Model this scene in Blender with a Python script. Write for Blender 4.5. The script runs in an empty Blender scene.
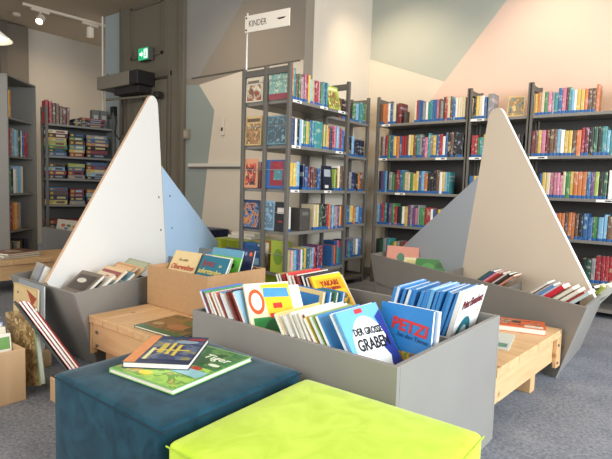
import bpy, bmesh, math, random
from mathutils import Vector, Matrix, Euler
R = math.radians
random.seed(7)
scn = bpy.context.scene
COL = scn.collection

# ------------------------------------------------------------------ camera
CAM_H = 1.05
pitch, roll, yaw = R(4.765), R(1.75), R(38.0)
cam_d = bpy.data.cameras.new('camera')
cam_d.sensor_width = 36.0
cam_d.lens = 504.4 / 612.0 * 36.0
cam_d.clip_start = 0.05
cam = bpy.data.objects.new('camera', cam_d)
COL.objects.link(cam)
fw = Vector((0, math.cos(pitch), -math.sin(pitch)))
up = Vector((0, math.sin(pitch), math.cos(pitch)))
rt = Vector((1, 0, 0))
rt2 = rt * math.cos(roll) + up * math.sin(roll)
up2 = -rt * math.sin(roll) + up * math.cos(roll)
M = Matrix((rt2, up2, -fw)).transposed().to_4x4()
M = Matrix.Rotation(yaw, 4, 'Z') @ M
M.translation = Vector((0, 0, CAM_H))
cam.matrix_world = M
scn.camera = cam

# ------------------------------------------------------------------ world, lights, exposure
w = bpy.data.worlds.new('world'); scn.world = w; w.use_nodes = True
w.node_tree.nodes['Background'].inputs[0].default_value = (0.90, 0.90, 0.90, 1)
w.node_tree.nodes['Background'].inputs[1].default_value = 1.15
def area(name, loc, target, sx, sy, power, col):
    d = bpy.data.lights.new(name, 'AREA'); d.shape = 'RECTANGLE'; d.size = sx; d.size_y = sy
    d.energy = power; d.color = col
    o = bpy.data.objects.new(name, d); COL.objects.link(o); o.location = loc
    o.rotation_euler = (Vector(target) - Vector(loc)).to_track_quat('-Z', 'Y').to_euler()
    return o
area('window_and_fill', (3.6, 1.2, 2.0), (-2.5, 1.6, 0.6), 3.4, 2.2, 330, (0.83, 0.92, 1.0))
area('window_and_fill', (3.4, 4.0, 2.1), (-2.0, 3.4, 0.6), 1.6, 2.0, 75, (0.88, 0.95, 1.0))
area('window_and_fill', (-1.9, -2.4, 2.5), (-2.0, 3.6, 1.2), 5.0, 1.6, 105, (1.0, 0.93, 0.84))  # added warm fill from behind the camera, no window known there
def spot(loc, target, power, size, col=(1.0, 0.80, 0.58), blend=0.9, rad=0.06):
    d = bpy.data.lights.new('ceiling_spot', 'SPOT'); d.energy = power; d.color = col
    d.spot_size = R(size); d.spot_blend = blend; d.shadow_soft_size = rad
    o = bpy.data.objects.new('ceiling_spot', d); COL.objects.link(o); o.location = loc
    o.rotation_euler = (Vector(target) - Vector(loc)).to_track_quat('-Z', 'Y').to_euler()
for sx_ in (-2.75, -1.2, 0.3):
    spot((sx_, 4.25, 3.3), (sx_, 5.3, 1.9), 85, 95)
spot((-3.9, 2.7, 3.3), (-4.2, 4.05, 1.6), 60, 90)
spot((-2.0, 3.1, 3.3), (-2.9, 3.7, 1.2), 40, 90)
spot((-1.2, 2.0, 3.3), (-1.3, 2.6, 0.4), 60, 110)
spot((-7.35, 3.4, 3.18), (-8.4, 3.85, 1.6), 42, 115)
spot((-7.3, 4.2, 3.18), (-8.4, 4.5, 1.2), 18, 110)
spot((-5.6, 2.4, 3.3), (-6.6, 3.3, 0.6), 12, 100)
scn.view_settings.view_transform = 'Standard'
scn.view_settings.look = 'None'
scn.view_settings.exposure = 0.0
scn.view_settings.gamma = 1.0
scn.view_settings.use_curve_mapping = False

# ------------------------------------------------------------------ materials
def lin(c):
    return tuple(((v / 12.92) if v <= 0.04045 else ((v + 0.055) / 1.055) ** 2.4) for v in c)
def hx(s):
    return lin(tuple(int(s[i:i + 2], 16) / 255 for i in (0, 2, 4)))
_mc = {}
def mute(h, k=.25):
    c = [int(h[i:i + 2], 16) for i in (0, 2, 4)]; g = sum(c) / 3
    return ''.join('%02x' % int(v * (1 - k) + g * k) for v in c)
def mat(hexc, rough=0.6, noise=0.0, scale=20, metal=0.0, bump=0.0, emit=0.0, name=None, spec=0.4):
    key = (hexc, rough, noise, scale, metal, bump, emit)
    if key in _mc: return _mc[key]
    m = bpy.data.materials.new(name or ('paint_' + hexc)); m.use_nodes = True
    nt = m.node_tree; b = nt.nodes['Principled BSDF']
    c = hx(hexc)
    b.inputs['Base Color'].default_value = (*c, 1)
    b.inputs['Roughness'].default_value = rough; b.inputs['Metallic'].default_value = metal
    b.inputs['Specular IOR Level'].default_value = spec
    if noise or bump:
        tc = nt.nodes.new('ShaderNodeTexCoord'); n = nt.nodes.new('ShaderNodeTexNoise')
        n.inputs['Scale'].default_value = scale; n.inputs['Detail'].default_value = 4
        nt.links.new(tc.outputs['Object'], n.inputs['Vector'])
        if noise:
            r = nt.nodes.new('ShaderNodeMapRange'); r.inputs['From Min'].default_value = 0.3; r.inputs['From Max'].default_value = 0.7
            r.inputs['To Min'].default_value = 1 - noise; r.inputs['To Max'].default_value = 1 + noise
            nt.links.new(n.outputs['Fac'], r.inputs['Value'])
            v = nt.nodes.new('ShaderNodeVectorMath'); v.operation = 'SCALE'; v.inputs[0].default_value = c
            nt.links.new(r.outputs[0], v.inputs['Scale']); nt.links.new(v.outputs[0], b.inputs['Base Color'])
        if bump:
            bp = nt.nodes.new('ShaderNodeBump'); bp.inputs['Strength'].default_value = bump; bp.inputs['Distance'].default_value = 0.01
            nt.links.new(n.outputs['Fac'], bp.inputs['Height']); nt.links.new(bp.outputs[0], b.inputs['Normal'])
    if emit:
        b.inputs['Emission Color'].default_value = (*c, 1); b.inputs['Emission Strength'].default_value = emit
    _mc[key] = m
    return m
def pic_mat(spec):
    """printed illustration: blotches of several inks"""
    if spec in _mc: return _mc[spec]
    cs = spec.split('+'); m = bpy.data.materials.new('print_' + cs[0]); m.use_nodes = True; nt = m.node_tree; b = nt.nodes['Principled BSDF']
    tc = nt.nodes.new('ShaderNodeTexCoord'); n = nt.nodes.new('ShaderNodeTexNoise'); n.inputs['Scale'].default_value = 22; n.inputs['Detail'].default_value = 3; n.inputs['Distortion'].default_value = .8
    mp = nt.nodes.new('ShaderNodeMapping'); mp.inputs['Location'].default_value = (len(_mc) * 1.7, len(_mc) * .9, 0)
    cr = nt.nodes.new('ShaderNodeValToRGB'); cr.color_ramp.interpolation = 'CONSTANT'
    while len(cr.color_ramp.elements) < len(cs): cr.color_ramp.elements.new(.5)
    for i, c in enumerate(cs): cr.color_ramp.elements[i].position = 0 if i == 0 else .40 + .22 * (i - 1) / max(1, len(cs) - 2); cr.color_ramp.elements[i].color = (*hx(c), 1)
    nt.links.new(tc.outputs['Object'], mp.inputs[0]); nt.links.new(mp.outputs[0], n.inputs['Vector']); nt.links.new(n.outputs['Fac'], cr.inputs[0]); nt.links.new(cr.outputs[0], b.inputs['Base Color'])
    b.inputs['Roughness'].default_value = .35; _mc[spec] = m
    return m
def wood_mat(name, c1, c2, c3, axis, scale=1.0):
    m = bpy.data.materials.new(name); m.use_nodes = True; nt = m.node_tree; b = nt.nodes['Principled BSDF']
    tc = nt.nodes.new('ShaderNodeTexCoord'); mp = nt.nodes.new('ShaderNodeMapping')
    s = [14 * scale] * 3; s[axis] = 1.3 * scale; mp.inputs['Scale'].default_value = s
    n = nt.nodes.new('ShaderNodeTexNoise'); n.inputs['Scale'].default_value = 2.2; n.inputs['Detail'].default_value = 6; n.inputs['Distortion'].default_value = 0.6
    cr = nt.nodes.new('ShaderNodeValToRGB'); cr.color_ramp.elements[0].color = (*hx(c1), 1); cr.color_ramp.elements[0].position = 0.3
    cr.color_ramp.elements[1].color = (*hx(c2), 1); cr.color_ramp.elements[1].position = 0.7
    nt.links.new(tc.outputs['Object'], mp.inputs[0]); nt.links.new(mp.outputs[0], n.inputs['Vector']); nt.links.new(n.outputs['Fac'], cr.inputs[0])
    vo = nt.nodes.new('ShaderNodeTexVoronoi'); vo.inputs['Scale'].default_value = 7 * scale
    nt.links.new(tc.outputs['Object'], vo.inputs['Vector'])
    kr = nt.nodes.new('ShaderNodeMapRange'); kr.inputs['From Min'].default_value = 0.05; kr.inputs['From Max'].default_value = 0.14
    kr.inputs['To Min'].default_value = 0.75; kr.inputs['To Max'].default_value = 0.0
    nt.links.new(vo.outputs['Distance'], kr.inputs['Value'])
    mx = nt.nodes.new('ShaderNodeMix'); mx.data_type = 'RGBA'
    nt.links.new(kr.outputs[0], mx.inputs[0]); nt.links.new(cr.outputs[0], mx.inputs[6]); mx.inputs[7].default_value = (*hx(c3), 1)
    nt.links.new(mx.outputs[2], b.inputs['Base Color']); b.inputs['Roughness'].default_value = 0.5
    return m
WOOD_X = wood_mat('pine_planks_x', 'cfa474', 'deba8b', '8f6038', 0)
WOOD_Y = wood_mat('pine_planks_y', 'cfa474', 'deba8b', '8f6038', 1)
WOOD_Z = wood_mat('pine_post', 'cfa270', 'dfb888', '9a6a40', 2)
PLY = wood_mat('birch_plywood', 'c4a078', 'd0af86', 'b09068', 2, 0.6)
MDF = mat('ba946a', 0.7, 0.05, 40, name='fibreboard')
GREYM = mat('625e57', 0.5, 0.02, 8, name='grey_steel')
SHELFM = mat('7b7872', 0.45, 0.02, 8, name='shelf_steel')
BACKM = mat('44423f', 0.6, name='dark_back_panel')
HULL = mat('8d8a84', 0.5, 0.03, 6, name='grey_laminate')
HULLT = mat('9b9182', 0.5, 0.03, 6, name='hull_edge')
CARPET = None
def carpet():
    m = bpy.data.materials.new('carpet'); m.use_nodes = True; nt = m.node_tree; b = nt.nodes['Principled BSDF']
    tc = nt.nodes.new('ShaderNodeTexCoord'); n = nt.nodes.new('ShaderNodeTexNoise'); n.inputs['Scale'].default_value = 60; n.inputs['Detail'].default_value = 5; n.inputs['Roughness'].default_value = .8
    n2 = nt.nodes.new('ShaderNodeTexNoise'); n2.inputs['Scale'].default_value = 5
    cr = nt.nodes.new('ShaderNodeValToRGB'); cr.color_ramp.elements[0].color = (*hx('5f6671'), 1); cr.color_ramp.elements[0].position = 0.35
    cr.color_ramp.elements[1].color = (*hx('98999d'), 1); cr.color_ramp.elements[1].position = 0.66
    nt.links.new(tc.outputs['Object'], n.inputs['Vector']); nt.links.new(tc.outputs['Object'], n2.inputs['Vector'])
    ad = nt.nodes.new('ShaderNodeMath'); ad.operation = 'MULTIPLY_ADD'; ad.inputs[1].default_value = 0.25; nt.links.new(n2.outputs['Fac'], ad.inputs[0]); 
    mm = nt.nodes.new('ShaderNodeMath'); mm.operation = 'SUBTRACT'; mm.inputs[1].default_value = 0.125; nt.links.new(n.outputs['Fac'], mm.inputs[0])
    nt.links.new(mm.outputs[0], ad.inputs[2]); nt.links.new(ad.outputs[0], cr.inputs[0]); nt.links.new(cr.outputs[0], b.inputs['Base Color'])
    b.inputs['Roughness'].default_value = 0.95; b.inputs['Specular IOR Level'].default_value = 0.1
    bp = nt.nodes.new('ShaderNodeBump'); bp.inputs['Strength'].default_value = 0.6; bp.inputs['Distance'].default_value = 0.006
    nt.links.new(n.outputs['Fac'], bp.inputs['Height']); nt.links.new(bp.outputs[0], b.inputs['Normal'])
    return m
def velvet(name, c1, c2):
    m = bpy.data.materials.new(name); m.use_nodes = True; nt = m.node_tree; b = nt.nodes['Principled BSDF']
    tc = nt.nodes.new('ShaderNodeTexCoord'); n = nt.nodes.new('ShaderNodeTexNoise'); n.inputs['Scale'].default_value = 9; n.inputs['Detail'].default_value = 5; n.inputs['Distortion'].default_value = 1.5
    cr = nt.nodes.new('ShaderNodeValToRGB'); cr.color_ramp.elements[0].color = (*hx(c1), 1); cr.color_ramp.elements[0].position = .35
    cr.color_ramp.elements[1].color = (*hx(c2), 1); cr.color_ramp.elements[1].position = .65
    nt.links.new(tc.outputs['Object'], n.inputs['Vector']); nt.links.new(n.outputs['Fac'], cr.inputs[0]); nt.links.new(cr.outputs[0], b.inputs['Base Color'])
    b.inputs['Roughness'].default_value = .85; b.inputs['Sheen Weight'].default_value = .2; b.inputs['Sheen Roughness'].default_value = .4; b.inputs['Specular IOR Level'].default_value = .15
    return m
def cover_mat():
    # colour of the single book, with its own printed spine title patches
    m = bpy.data.materials.new('book_cover'); m.use_nodes = True; nt = m.node_tree; b = nt.nodes['Principled BSDF']
    oi = nt.nodes.new('ShaderNodeObjectInfo'); tc = nt.nodes.new('ShaderNodeTexCoord')
    sep = nt.nodes.new('ShaderNodeSeparateXYZ'); nt.links.new(tc.outputs['Object'], sep.inputs[0])
    cmb = nt.nodes.new('ShaderNodeCombineXYZ')
    rm = nt.nodes.new('ShaderNodeMath'); rm.operation = 'MULTIPLY'; rm.inputs[1].default_value = 91.0; nt.links.new(oi.outputs['Random'], rm.inputs[0])
    sx_ = nt.nodes.new('ShaderNodeMath'); sx_.operation = 'MULTIPLY'; sx_.inputs[1].default_value = 1.2; nt.links.new(sep.outputs['X'], sx_.inputs[0])
    sz = nt.nodes.new('ShaderNodeMath'); sz.operation = 'MULTIPLY'; sz.inputs[1].default_value = 7.0; nt.links.new(sep.outputs['Z'], sz.inputs[0])
    nt.links.new(sx_.outputs[0], cmb.inputs[0]); nt.links.new(rm.outputs[0], cmb.inputs[1]); nt.links.new(sz.outputs[0], cmb.inputs[2])
    n = nt.nodes.new('ShaderNodeTexNoise'); n.inputs['Scale'].default_value = 1.0; n.inputs['Detail'].default_value = 1.5; nt.links.new(cmb.outputs[0], n.inputs['Vector'])
    r = nt.nodes.new('ShaderNodeMapRange'); r.inputs['From Min'].default_value = .56; r.inputs['From Max'].default_value = .64; nt.links.new(n.outputs['Fac'], r.inputs['Value'])
    s2 = nt.nodes.new('ShaderNodeMath'); s2.operation = 'MULTIPLY'; s2.inputs[1].default_value = .35; nt.links.new(r.outputs[0], s2.inputs[0])
    wn = nt.nodes.new('ShaderNodeTexWhiteNoise'); wn.noise_dimensions = '1D'; nt.links.new(rm.outputs[0], wn.inputs['W'])
    mxc = nt.nodes.new('ShaderNodeMix'); mxc.data_type = 'RGBA'; mxc.inputs[0].default_value = .6; nt.links.new(wn.outputs['Color'], mxc.inputs[6]); mxc.inputs[7].default_value = (.9, .85, .7, 1)
    mx = nt.nodes.new('ShaderNodeMix'); mx.data_type = 'RGBA'; nt.links.new(s2.outputs[0], mx.inputs[0]); nt.links.new(oi.outputs['Color'], mx.inputs[6]); nt.links.new(mxc.outputs[2], mx.inputs[7])
    nt.links.new(mx.outputs[2], b.inputs['Base Color']); b.inputs['Roughness'].default_value = .4
    return m
COVER = cover_mat()
PAGES = mat('e6dfcf', .8, .06, 200, name='page_edges')
TAPE = mat('275f9c', .4, name='blue_spine_tape')
WHITE = mat('f2f0ea', .5)

# ------------------------------------------------------------------ mesh helpers
class MB:
    def __init__(s): s.bm = bmesh.new(); s.mats = []
    def mi(s, m):
        if m not in s.mats: s.mats.append(m)
        return s.mats.index(m)
    def _set(s, n0, m):
        s.bm.faces.ensure_lookup_table(); k = s.mi(m)
        for f in s.bm.faces[n0:]: f.material_index = k
    def box(s, a, b, m, T=None):
        n0 = len(s.bm.faces)
        x0, y0, z0 = a; x1, y1, z1 = b
        P = [(x0, y0, z0), (x1, y0, z0), (x1, y1, z0), (x0, y1, z0), (x0, y0, z1), (x1, y0, z1), (x1, y1, z1), (x0, y1, z1)]
        if T is not None: P = [T @ Vector(p) for p in P]
        v = [s.bm.verts.new(p) for p in P]
        for f in ((0, 3, 2, 1), (4, 5, 6, 7), (0, 1, 5, 4), (1, 2, 6, 5), (2, 3, 7, 6), (3, 0, 4, 7)): s.bm.faces.new([v[i] for i in f])
        s._set(n0, m); return s
    def hexa(s, bottom, top, m):
        n0 = len(s.bm.faces)
        v = [s.bm.verts.new(p) for p in list(bottom) + list(top)]; n = len(bottom)
        s.bm.faces.new(v[:n][::-1]); s.bm.faces.new(v[n:])
        for i in range(n): s.bm.faces.new([v[i], v[(i + 1) % n], v[n + (i + 1) % n], v[n + i]])
        s._set(n0, m); return s
    def poly(s, pts, m):
        n0 = len(s.bm.faces); s.bm.faces.new([s.bm.verts.new(p) for p in pts]); s._set(n0, m); return s
    def tube(s, pts, r, m, seg=8):
        n0 = len(s.bm.faces); pts = [Vector(p) for p in pts]; rings = []
        for i, p in enumerate(pts):
            d = (pts[min(i + 1, len(pts) - 1)] - pts[max(i - 1, 0)]).normalized()
            a = d.cross(Vector((0, 0, 1)) if abs(d.z) < .9 else Vector((1, 0, 0))).normalized(); b = d.cross(a)
            rings.append([s.bm.verts.new(p + (a * math.cos(t) + b * math.sin(t)) * r) for t in [2 * math.pi * k / seg for k in range(seg)]])
        for i in range(len(rings) - 1):
            for k in range(seg): s.bm.faces.new([rings[i][k], rings[i][(k + 1) % seg], rings[i + 1][(k + 1) % seg], rings[i + 1][k]])
        s.bm.faces.new(rings[0][::-1]); s.bm.faces.new(rings[-1]); s._set(n0, m); return s
    def lathe(s, prof, m, seg=24, c=(0, 0, 0)):
        n0 = len(s.bm.faces); rings = []
        for r, z in prof: rings.append([s.bm.verts.new((c[0] + r * math.cos(2 * math.pi * k / seg), c[1] + r * math.sin(2 * math.pi * k / seg), c[2] + z)) for k in range(seg)])
        for i in range(len(rings) - 1):
            for k in range(seg): s.bm.faces.new([rings[i][k], rings[i][(k + 1) % seg], rings[i + 1][(k + 1) % seg], rings[i + 1][k]])
        s._set(n0, m); return s
    def build(s, name, parent=None, bevel=0, loc=None, rot=None, smooth=False, seg=2):
        bmesh.ops.recalc_face_normals(s.bm, faces=s.bm.faces)
        me = bpy.data.meshes.new(name)
        for m in s.mats: me.materials.append(m)
        s.bm.to_mesh(me); s.bm.free()
        o = bpy.data.objects.new(name, me); COL.objects.link(o)
        if parent: o.parent = parent
        if loc is not None: o.location = loc
        if rot is not None: o.rotation_euler = rot
        if smooth:
            for p in me.polygons: p.use_smooth = True
        if bevel:
            b = o.modifiers.new('bevel', 'BEVEL'); b.width = bevel; b.segments = seg; b.limit_method = 'ANGLE'
        return o
def tag(o, label=None, cat=None, group=None, kind=None):
    if label: o['label'] = label
    if cat: o['category'] = cat
    if group: o['group'] = group
    if kind: o['kind'] = kind
    return o
def thing(name, label, cat, loc=(0, 0, 0), rz=0, group=None, rot=None):
    o = bpy.data.objects.new(name, None); COL.objects.link(o); o.empty_display_size = .1
    o.location = loc; o.rotation_euler = rot if rot is not None else (0, 0, rz)
    return tag(o, label, cat, group)
def slabmesh(pts2, t, m, T, edge=None):
    """extrude a 2-D outline (u,v) by t along the local normal; T maps (u, n, v) to world"""
    mb = MB(); 
    f = [mb.bm.verts.new(T @ Vector((u, -t / 2, v))) for u, v in pts2]; b = [mb.bm.verts.new(T @ Vector((u, t / 2, v))) for u, v in pts2]
    i0 = mb.mi(m); i1 = mb.mi(edge or m)
    for fc in (mb.bm.faces.new(f), mb.bm.faces.new(b[::-1])): fc.material_index = i0
    n = len(pts2)
    for i in range(n):
        q = mb.bm.faces.new([f[i], b[i], b[(i + 1) % n], f[(i + 1) % n]]); q.material_index = i1
    return mb
def text(body, size, m, parent, loc, rot=(R(90), 0, 0), name='title', align='LEFT', sx=1.0, ext=.0004, bold=0.0, shear=0):
    c = bpy.data.curves.new(name, 'FONT'); c.body = body; c.size = size; c.align_x = align; c.extrude = ext; c.offset = bold; c.shear = shear; c.resolution_u = 2
    o = bpy.data.objects.new(name, c); COL.objects.link(o)
    dg = bpy.context.evaluated_depsgraph_get()
    me = bpy.data.meshes.new_from_object(o.evaluated_get(dg)); bpy.data.objects.remove(o); bpy.data.curves.remove(c)
    me.materials.clear(); me.materials.append(m)
    o = bpy.data.objects.new(name, me); COL.objects.link(o); o.parent = parent; o.location = loc; o.rotation_euler = rot; o.scale = (sx, 1, 1)
    return o

# ------------------------------------------------------------------ room shell
WY, XC, BY, CZ = 4.05, -3.25, 5.31, 3.40       # door wall, corner, back wall, ceiling
XE = -6.93                                     # free left end of the door wall
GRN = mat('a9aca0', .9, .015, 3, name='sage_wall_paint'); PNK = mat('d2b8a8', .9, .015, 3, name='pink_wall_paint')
CRM = mat('cfc5b4', .9, .015, 3, name='cream_wall_paint'); GRY = mat('8f8c86', .9, .015, 3, name='grey_wall_paint')
BRN = mat('8c8376', .9, .015, 3, name='taupe_wall_paint'); BGR = mat('8f9893', .9, .015, 3, name='bluegrey_wall_paint')
BLU = mat('9aa5a5', .9, .015, 3, name='pale_blue_wall_paint'); FARW = mat('a79e90', .9, .015, 3, name='far_wall_paint')
def S(name, mb, **k): return tag(mb.build(name, **k), kind='structure')
S('floor', MB().box((-9.5, -2.5, -.1), (4.2, 6.2, 0), carpet()))
S('ceiling', MB().box((-9.5, -1.0, CZ), (2.0, 6.2, CZ + .1), mat('a8967e', .9, .02, 2, name='ceiling_paint')))
e = .0015
mb = MB().box((XC - .1, BY, 0), (2.0, BY + .15, CZ), CRM)
def bw(*p): return [(x, BY - e, z) for x, z in p]
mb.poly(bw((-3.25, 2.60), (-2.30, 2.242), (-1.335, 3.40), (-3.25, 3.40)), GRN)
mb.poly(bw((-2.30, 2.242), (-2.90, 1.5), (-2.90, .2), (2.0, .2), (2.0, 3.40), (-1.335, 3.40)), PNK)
S('wall_back', mb)
S('wall_side', MB().box((XC - .12, WY + .141, 0), (XC, BY + .1, CZ), CRM))
mb = MB().box((XE, WY, 0), (XC, WY + .14, CZ), BRN)
def dw(*p): return [(x, WY - e, z) for x, z in p]
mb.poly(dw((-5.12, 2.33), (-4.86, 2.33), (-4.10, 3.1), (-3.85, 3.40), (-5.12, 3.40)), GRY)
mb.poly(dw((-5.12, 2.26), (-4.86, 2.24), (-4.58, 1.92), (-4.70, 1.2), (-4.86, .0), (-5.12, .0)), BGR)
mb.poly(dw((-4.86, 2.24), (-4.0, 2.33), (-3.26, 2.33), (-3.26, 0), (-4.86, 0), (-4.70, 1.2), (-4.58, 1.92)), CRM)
mb.poly([(x, WY - e, z) for x, z in ((XE, 0), (-6.50, 0), (-6.50, 3.40), (XE, 3.40))], BLU)
S('wall_door', mb)
mb = MB().box((-8.65, 1.5, 0), (-8.5, 6.2, CZ), FARW)
S('wall_far', mb)
S('trim_1', MB().box((-8.49, 1.6, 0), (-8.40, 3.62, CZ - .02), mat('5f564a', .7, .05, 4), ).box((-8.39, 3.2, 0), (-8.36, 3.3, CZ - .02), mat('524a40', .7)))
S('trim_2', MB().box((-4.99, WY - .012, 2.322), (-3.3, WY, 2.334), mat('5c564d', .6)))       # shadow joint moulding
S('trim_3', MB().box((-5.02, WY - .03, 1.26), (-3.3, WY, 1.30), mat('cfcabf', .6)).box((-5.02, WY - .02, 1.235), (-3.3, WY, 1.26), mat('6a645b', .6)), bevel=.004)
S('baseboard_door', MB().box((-5.1, WY - .02, 0), (-3.3, WY, .12), mat('77706a', .6)), bevel=.004)
S('baseboard_back', MB().box((XC, BY - .02, 0), (2.0, BY, .1), mat('77706a', .6)), bevel=.004)

# door with frame and overpanel
DM = mat('6b6456', .55, .03, 5, name='door_paint'); DM2 = mat('625b4e', .55, .03, 5, name='door_panel_paint')
door = tag(MB().box((-6.27, WY - .075, 0), (-5.40, WY - .02, 2.36), DM).build('door_1', bevel=.004), kind='structure')
for x0, x1, z0, z1 in ((-6.15, -5.88, 1.2, 2.2), (-5.80, -5.52, 1.2, 2.2), (-6.15, -5.88, .2, 1.05), (-5.80, -5.52, .2, 1.05)):
    MB().box((x0, WY - .088, z0), (x1, WY - .074, z0 + .03), DM2).box((x0, WY - .088, z1 - .03), (x1, WY - .074, z1), DM2).box((x0, WY - .088, z0), (x0 + .03, WY - .074, z1), DM2).box((x1 - .03, WY - .088, z0), (x1, WY - .074, z1), DM2).build('door_moulding', door, bevel=.004)
hd = MB().box((-5.48, WY - .09, 1.08), (-5.44, WY - .075, 1.30), mat('8a7a55', .3, metal=.9)).build('handle_plate', door, bevel=.003)
MB().tube([(-5.46, WY - .09, 1.23), (-5.46, WY - .14, 1.23), (-5.58, WY - .145, 1.23)], .009, mat('8a7a55', .3, metal=.9)).build('lever', hd)
mb = MB().box((-6.50, WY - .05, 0), (-6.28, WY, 3.40), DM).box((-5.39, WY - .05, 0), (-5.10, WY, 3.40), DM).box((-6.28, WY - .05, 2.38), (-5.39, WY, 3.40), DM)
mb.box((-6.34, WY - .075, 0), (-6.29, WY - .04, 2.45), DM2).box((-5.38, WY - .075, 0), (-5.33, WY - .04, 2.45), DM2).box((-6.34, WY - .08, 2.39), (-5.33, WY - .04, 2.47), DM2)
mb.box((-6.44, WY - .065, 0), (-6.40, WY - .04, 3.40), DM2).box((-5.20, WY - .065, 0), (-5.16, WY - .04, 3.40), DM2)
for z in (2.68, 3.32): mb.box((-6.20, WY - .068, z), (-5.50, WY - .045, z + .04), DM2)
for x in (-6.20, -5.54): mb.box((x, WY - .068, 2.68), (x + .04, WY - .045, 3.36), DM2)
S('trim_4', mb, bevel=.004)

# ------------------------------------------------------------------ fixtures on the door wall
t = thing('exit_sign', 'green and white emergency exit sign lit above the panelled door', 'sign', (-5.79, WY - .07, 2.62))
MB().box((-.11, -.075, -.005), (.11, 0, .155), mat('55524c', .5)).build('sign_housing', t, bevel=.004)
MB().box((-.104, -.079, 0), (.104, -.0755, .15), mat('1fae74', .4, emit=.7)).build('sign_face', t)
wg = mat('eafff2', .4, emit=1.3)
mb = MB().box((-.07, -.082, .06), (-.03, -.0795, .09), wg)
mb.poly([(-.03, -.081, .035), (-.005, -.081, .075), (-.03, -.081, .115)], wg).build('arrow', t)
mb = MB().box((.02, -.082, .02), (.09, -.0795, .13), wg); mb.build('doorway_symbol', t)
gg = mat('17875a', .5)
mb = MB().box((.052, -.084, .098), (.066, -.0825, .112), gg)
mb.box((.048, -.084, .062), (.064, -.0825, .096), gg).box((.034, -.084, .08), (.05, -.0825, .087), gg)
mb.box((.036, -.084, .03), (.052, -.0825, .062), gg).box((.062, -.084, .034), (.074, -.0825, .062), gg).build('running_figure', t)

t = thing('door_operator', 'long grey door operator box with black end above the door', 'door operator', (-6.15, WY - .08, 2.28))
MB().box((-.42, -.26, .0), (.34, -.002, .17), mat('7b7467', .5)).build('housing', t, bevel=.006)
MB().box((.342, -.26, -.0), (.52, -.002, .17), mat('1d1b19', .4)).build('end_cover', t, bevel=.006)
MB().box((-.1, -.2, -.09), (.45, -.01, -.002), mat('24211e', .5)).build('motor_case', t, bevel=.004)
a = MB().tube([(-.25, -.22, -.14), (.66, -.07, -.13)], .016, mat('8b8576', .35, metal=.6)).build('slide_rail', t)
MB().box((.62, -.11, -.17), (.72, -.02, -.09), mat('24211e', .5)).build('rail_bracket', a, bevel=.01)
MB().tube([(-.40, -.1, .17), (-.46, -.08, .25), (-.50, -.06, .22), (-.42, -.03, .14)], .006, mat('1d1b19', .5)).build('cable_loop', t)
t = thing('door_bell_box', 'small black box with hanging cable beside the door frame', 'box', (-6.68, WY - .002, 1.98))
MB().box((-.05, -.05, 0), (.05, 0, .13), mat('1c1a18', .5)).build('housing', t, bevel=.005)
MB().tube([(.05, -.03, .03), (.12, -.05, -.1), (.08, -.05, -.26), (.18, -.05, -.34), (.32, -.08, -.26), (.36, -.1, .1), (.34, -.12, .3)], .008, mat('1c1a18', .5)).build('cable', t)
t = thing('key_switch', 'small grey square switch box right of the door', 'switch', (-5.06, WY, 1.66))
MB().box((-.05, -.04, -.06), (.05, 0, .06), mat('8a8376', .5)).build('housing', t, bevel=.004)
MB().box((-.03, -.046, -.035), (.03, -.04, .035), mat('a29a8b', .4)).build('rocker', t, bevel=.002)
t = thing('wall_thermostat', 'slim white thermostat on cream wall left of the tall bookcase', 'thermostat', (-4.42, WY, 1.72))
MB().box((-.03, -.025, -.1), (.03, 0, .1), mat('cfc8ba', .5)).build('housing', t, bevel=.004)
MB().box((-.015, -.029, -.05), (.015, -.025, -.01), mat('3a352f', .4)).build('display', t)
tag(MB().tube([(XE - .03, WY - .03, 0), (XE - .03, WY - .03, CZ)], .012, mat('d6d0c2', .5)).build('wall_conduit'), 'thin pale conduit pipe running up the end of the door wall', 'pipe')

# track lights in the far room
t = thing('light_track', 'long white ceiling light track in the far room', 'light track', (-7.35, 3.1, CZ - .035), R(86))
MB().box((0, -.02, 0), (1.35, .02, .035), mat('cbbfae', .4)).build('rail', t, bevel=.003)
def trackspot(loc, aim, label, on):
    t = thing('track_spotlight', label, 'spotlight', loc, group='spotlights on the ceiling track')
    MB().box((-.02, -.12, -.035), (.02, .12, -.001), mat('cbbfae', .4)).build('gear_box', t, bevel=.003)
    MB().tube([(0, 0, -.035), (0, 0, -.08)], .008, mat('cbbfae', .4)).build('stem', t)
    h = MB().lathe([(0, -.07), (.045, -.07), (.05, -.06), (.05, .065), (.043, .065), (.043, .05)], mat('d8cebd', .4), 20).build('lamp_head', t, smooth=False)
    h.location = (0, 0, -.13); h.rotation_euler = aim
    MB().lathe([(.0, .046), (.043, .046)], mat('fff0cf', .4, emit=(8 if on else .6)), 20).build('lamp_lens', h)
trackspot((-7.33, 3.32, CZ - .035), (R(150), R(-40), 0), 'lit white spotlight with bright lens, left one on the far track', True)
trackspot((-7.30, 4.02, CZ - .035), (R(180), R(0), 0), 'white spotlight pointing down, right one on the far track', False)
t = thing('smoke_detector', 'small round detector on ceiling left of the lit track spotlight', 'detector', (-7.9, 3.25, CZ - .001))
MB().lathe([(0, -.04), (.04, -.04), (.055, -.02), (.055, 0)], mat('b9ab98', .5)).build('housing', t)
t = thing('pendant_lamp', 'white cone pendant lamp cut by the left picture edge', 'lamp', (-4.37, 1.55, 2.10))
MB().lathe([(.06, .09), (.20, .0), (.205, .0), (.075, .10), (.055, .12), (.055, .34), (.0, .34)], mat('e8e0cf', .5), 40).build('lamp_shade', t, smooth=True)
MB().lathe([(0, .02), (.035, .03), (.045, .05), (.035, .08), (0, .09)], mat('fff1d4', .4, emit=4), 20).build('bulb', t, smooth=True)
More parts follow.
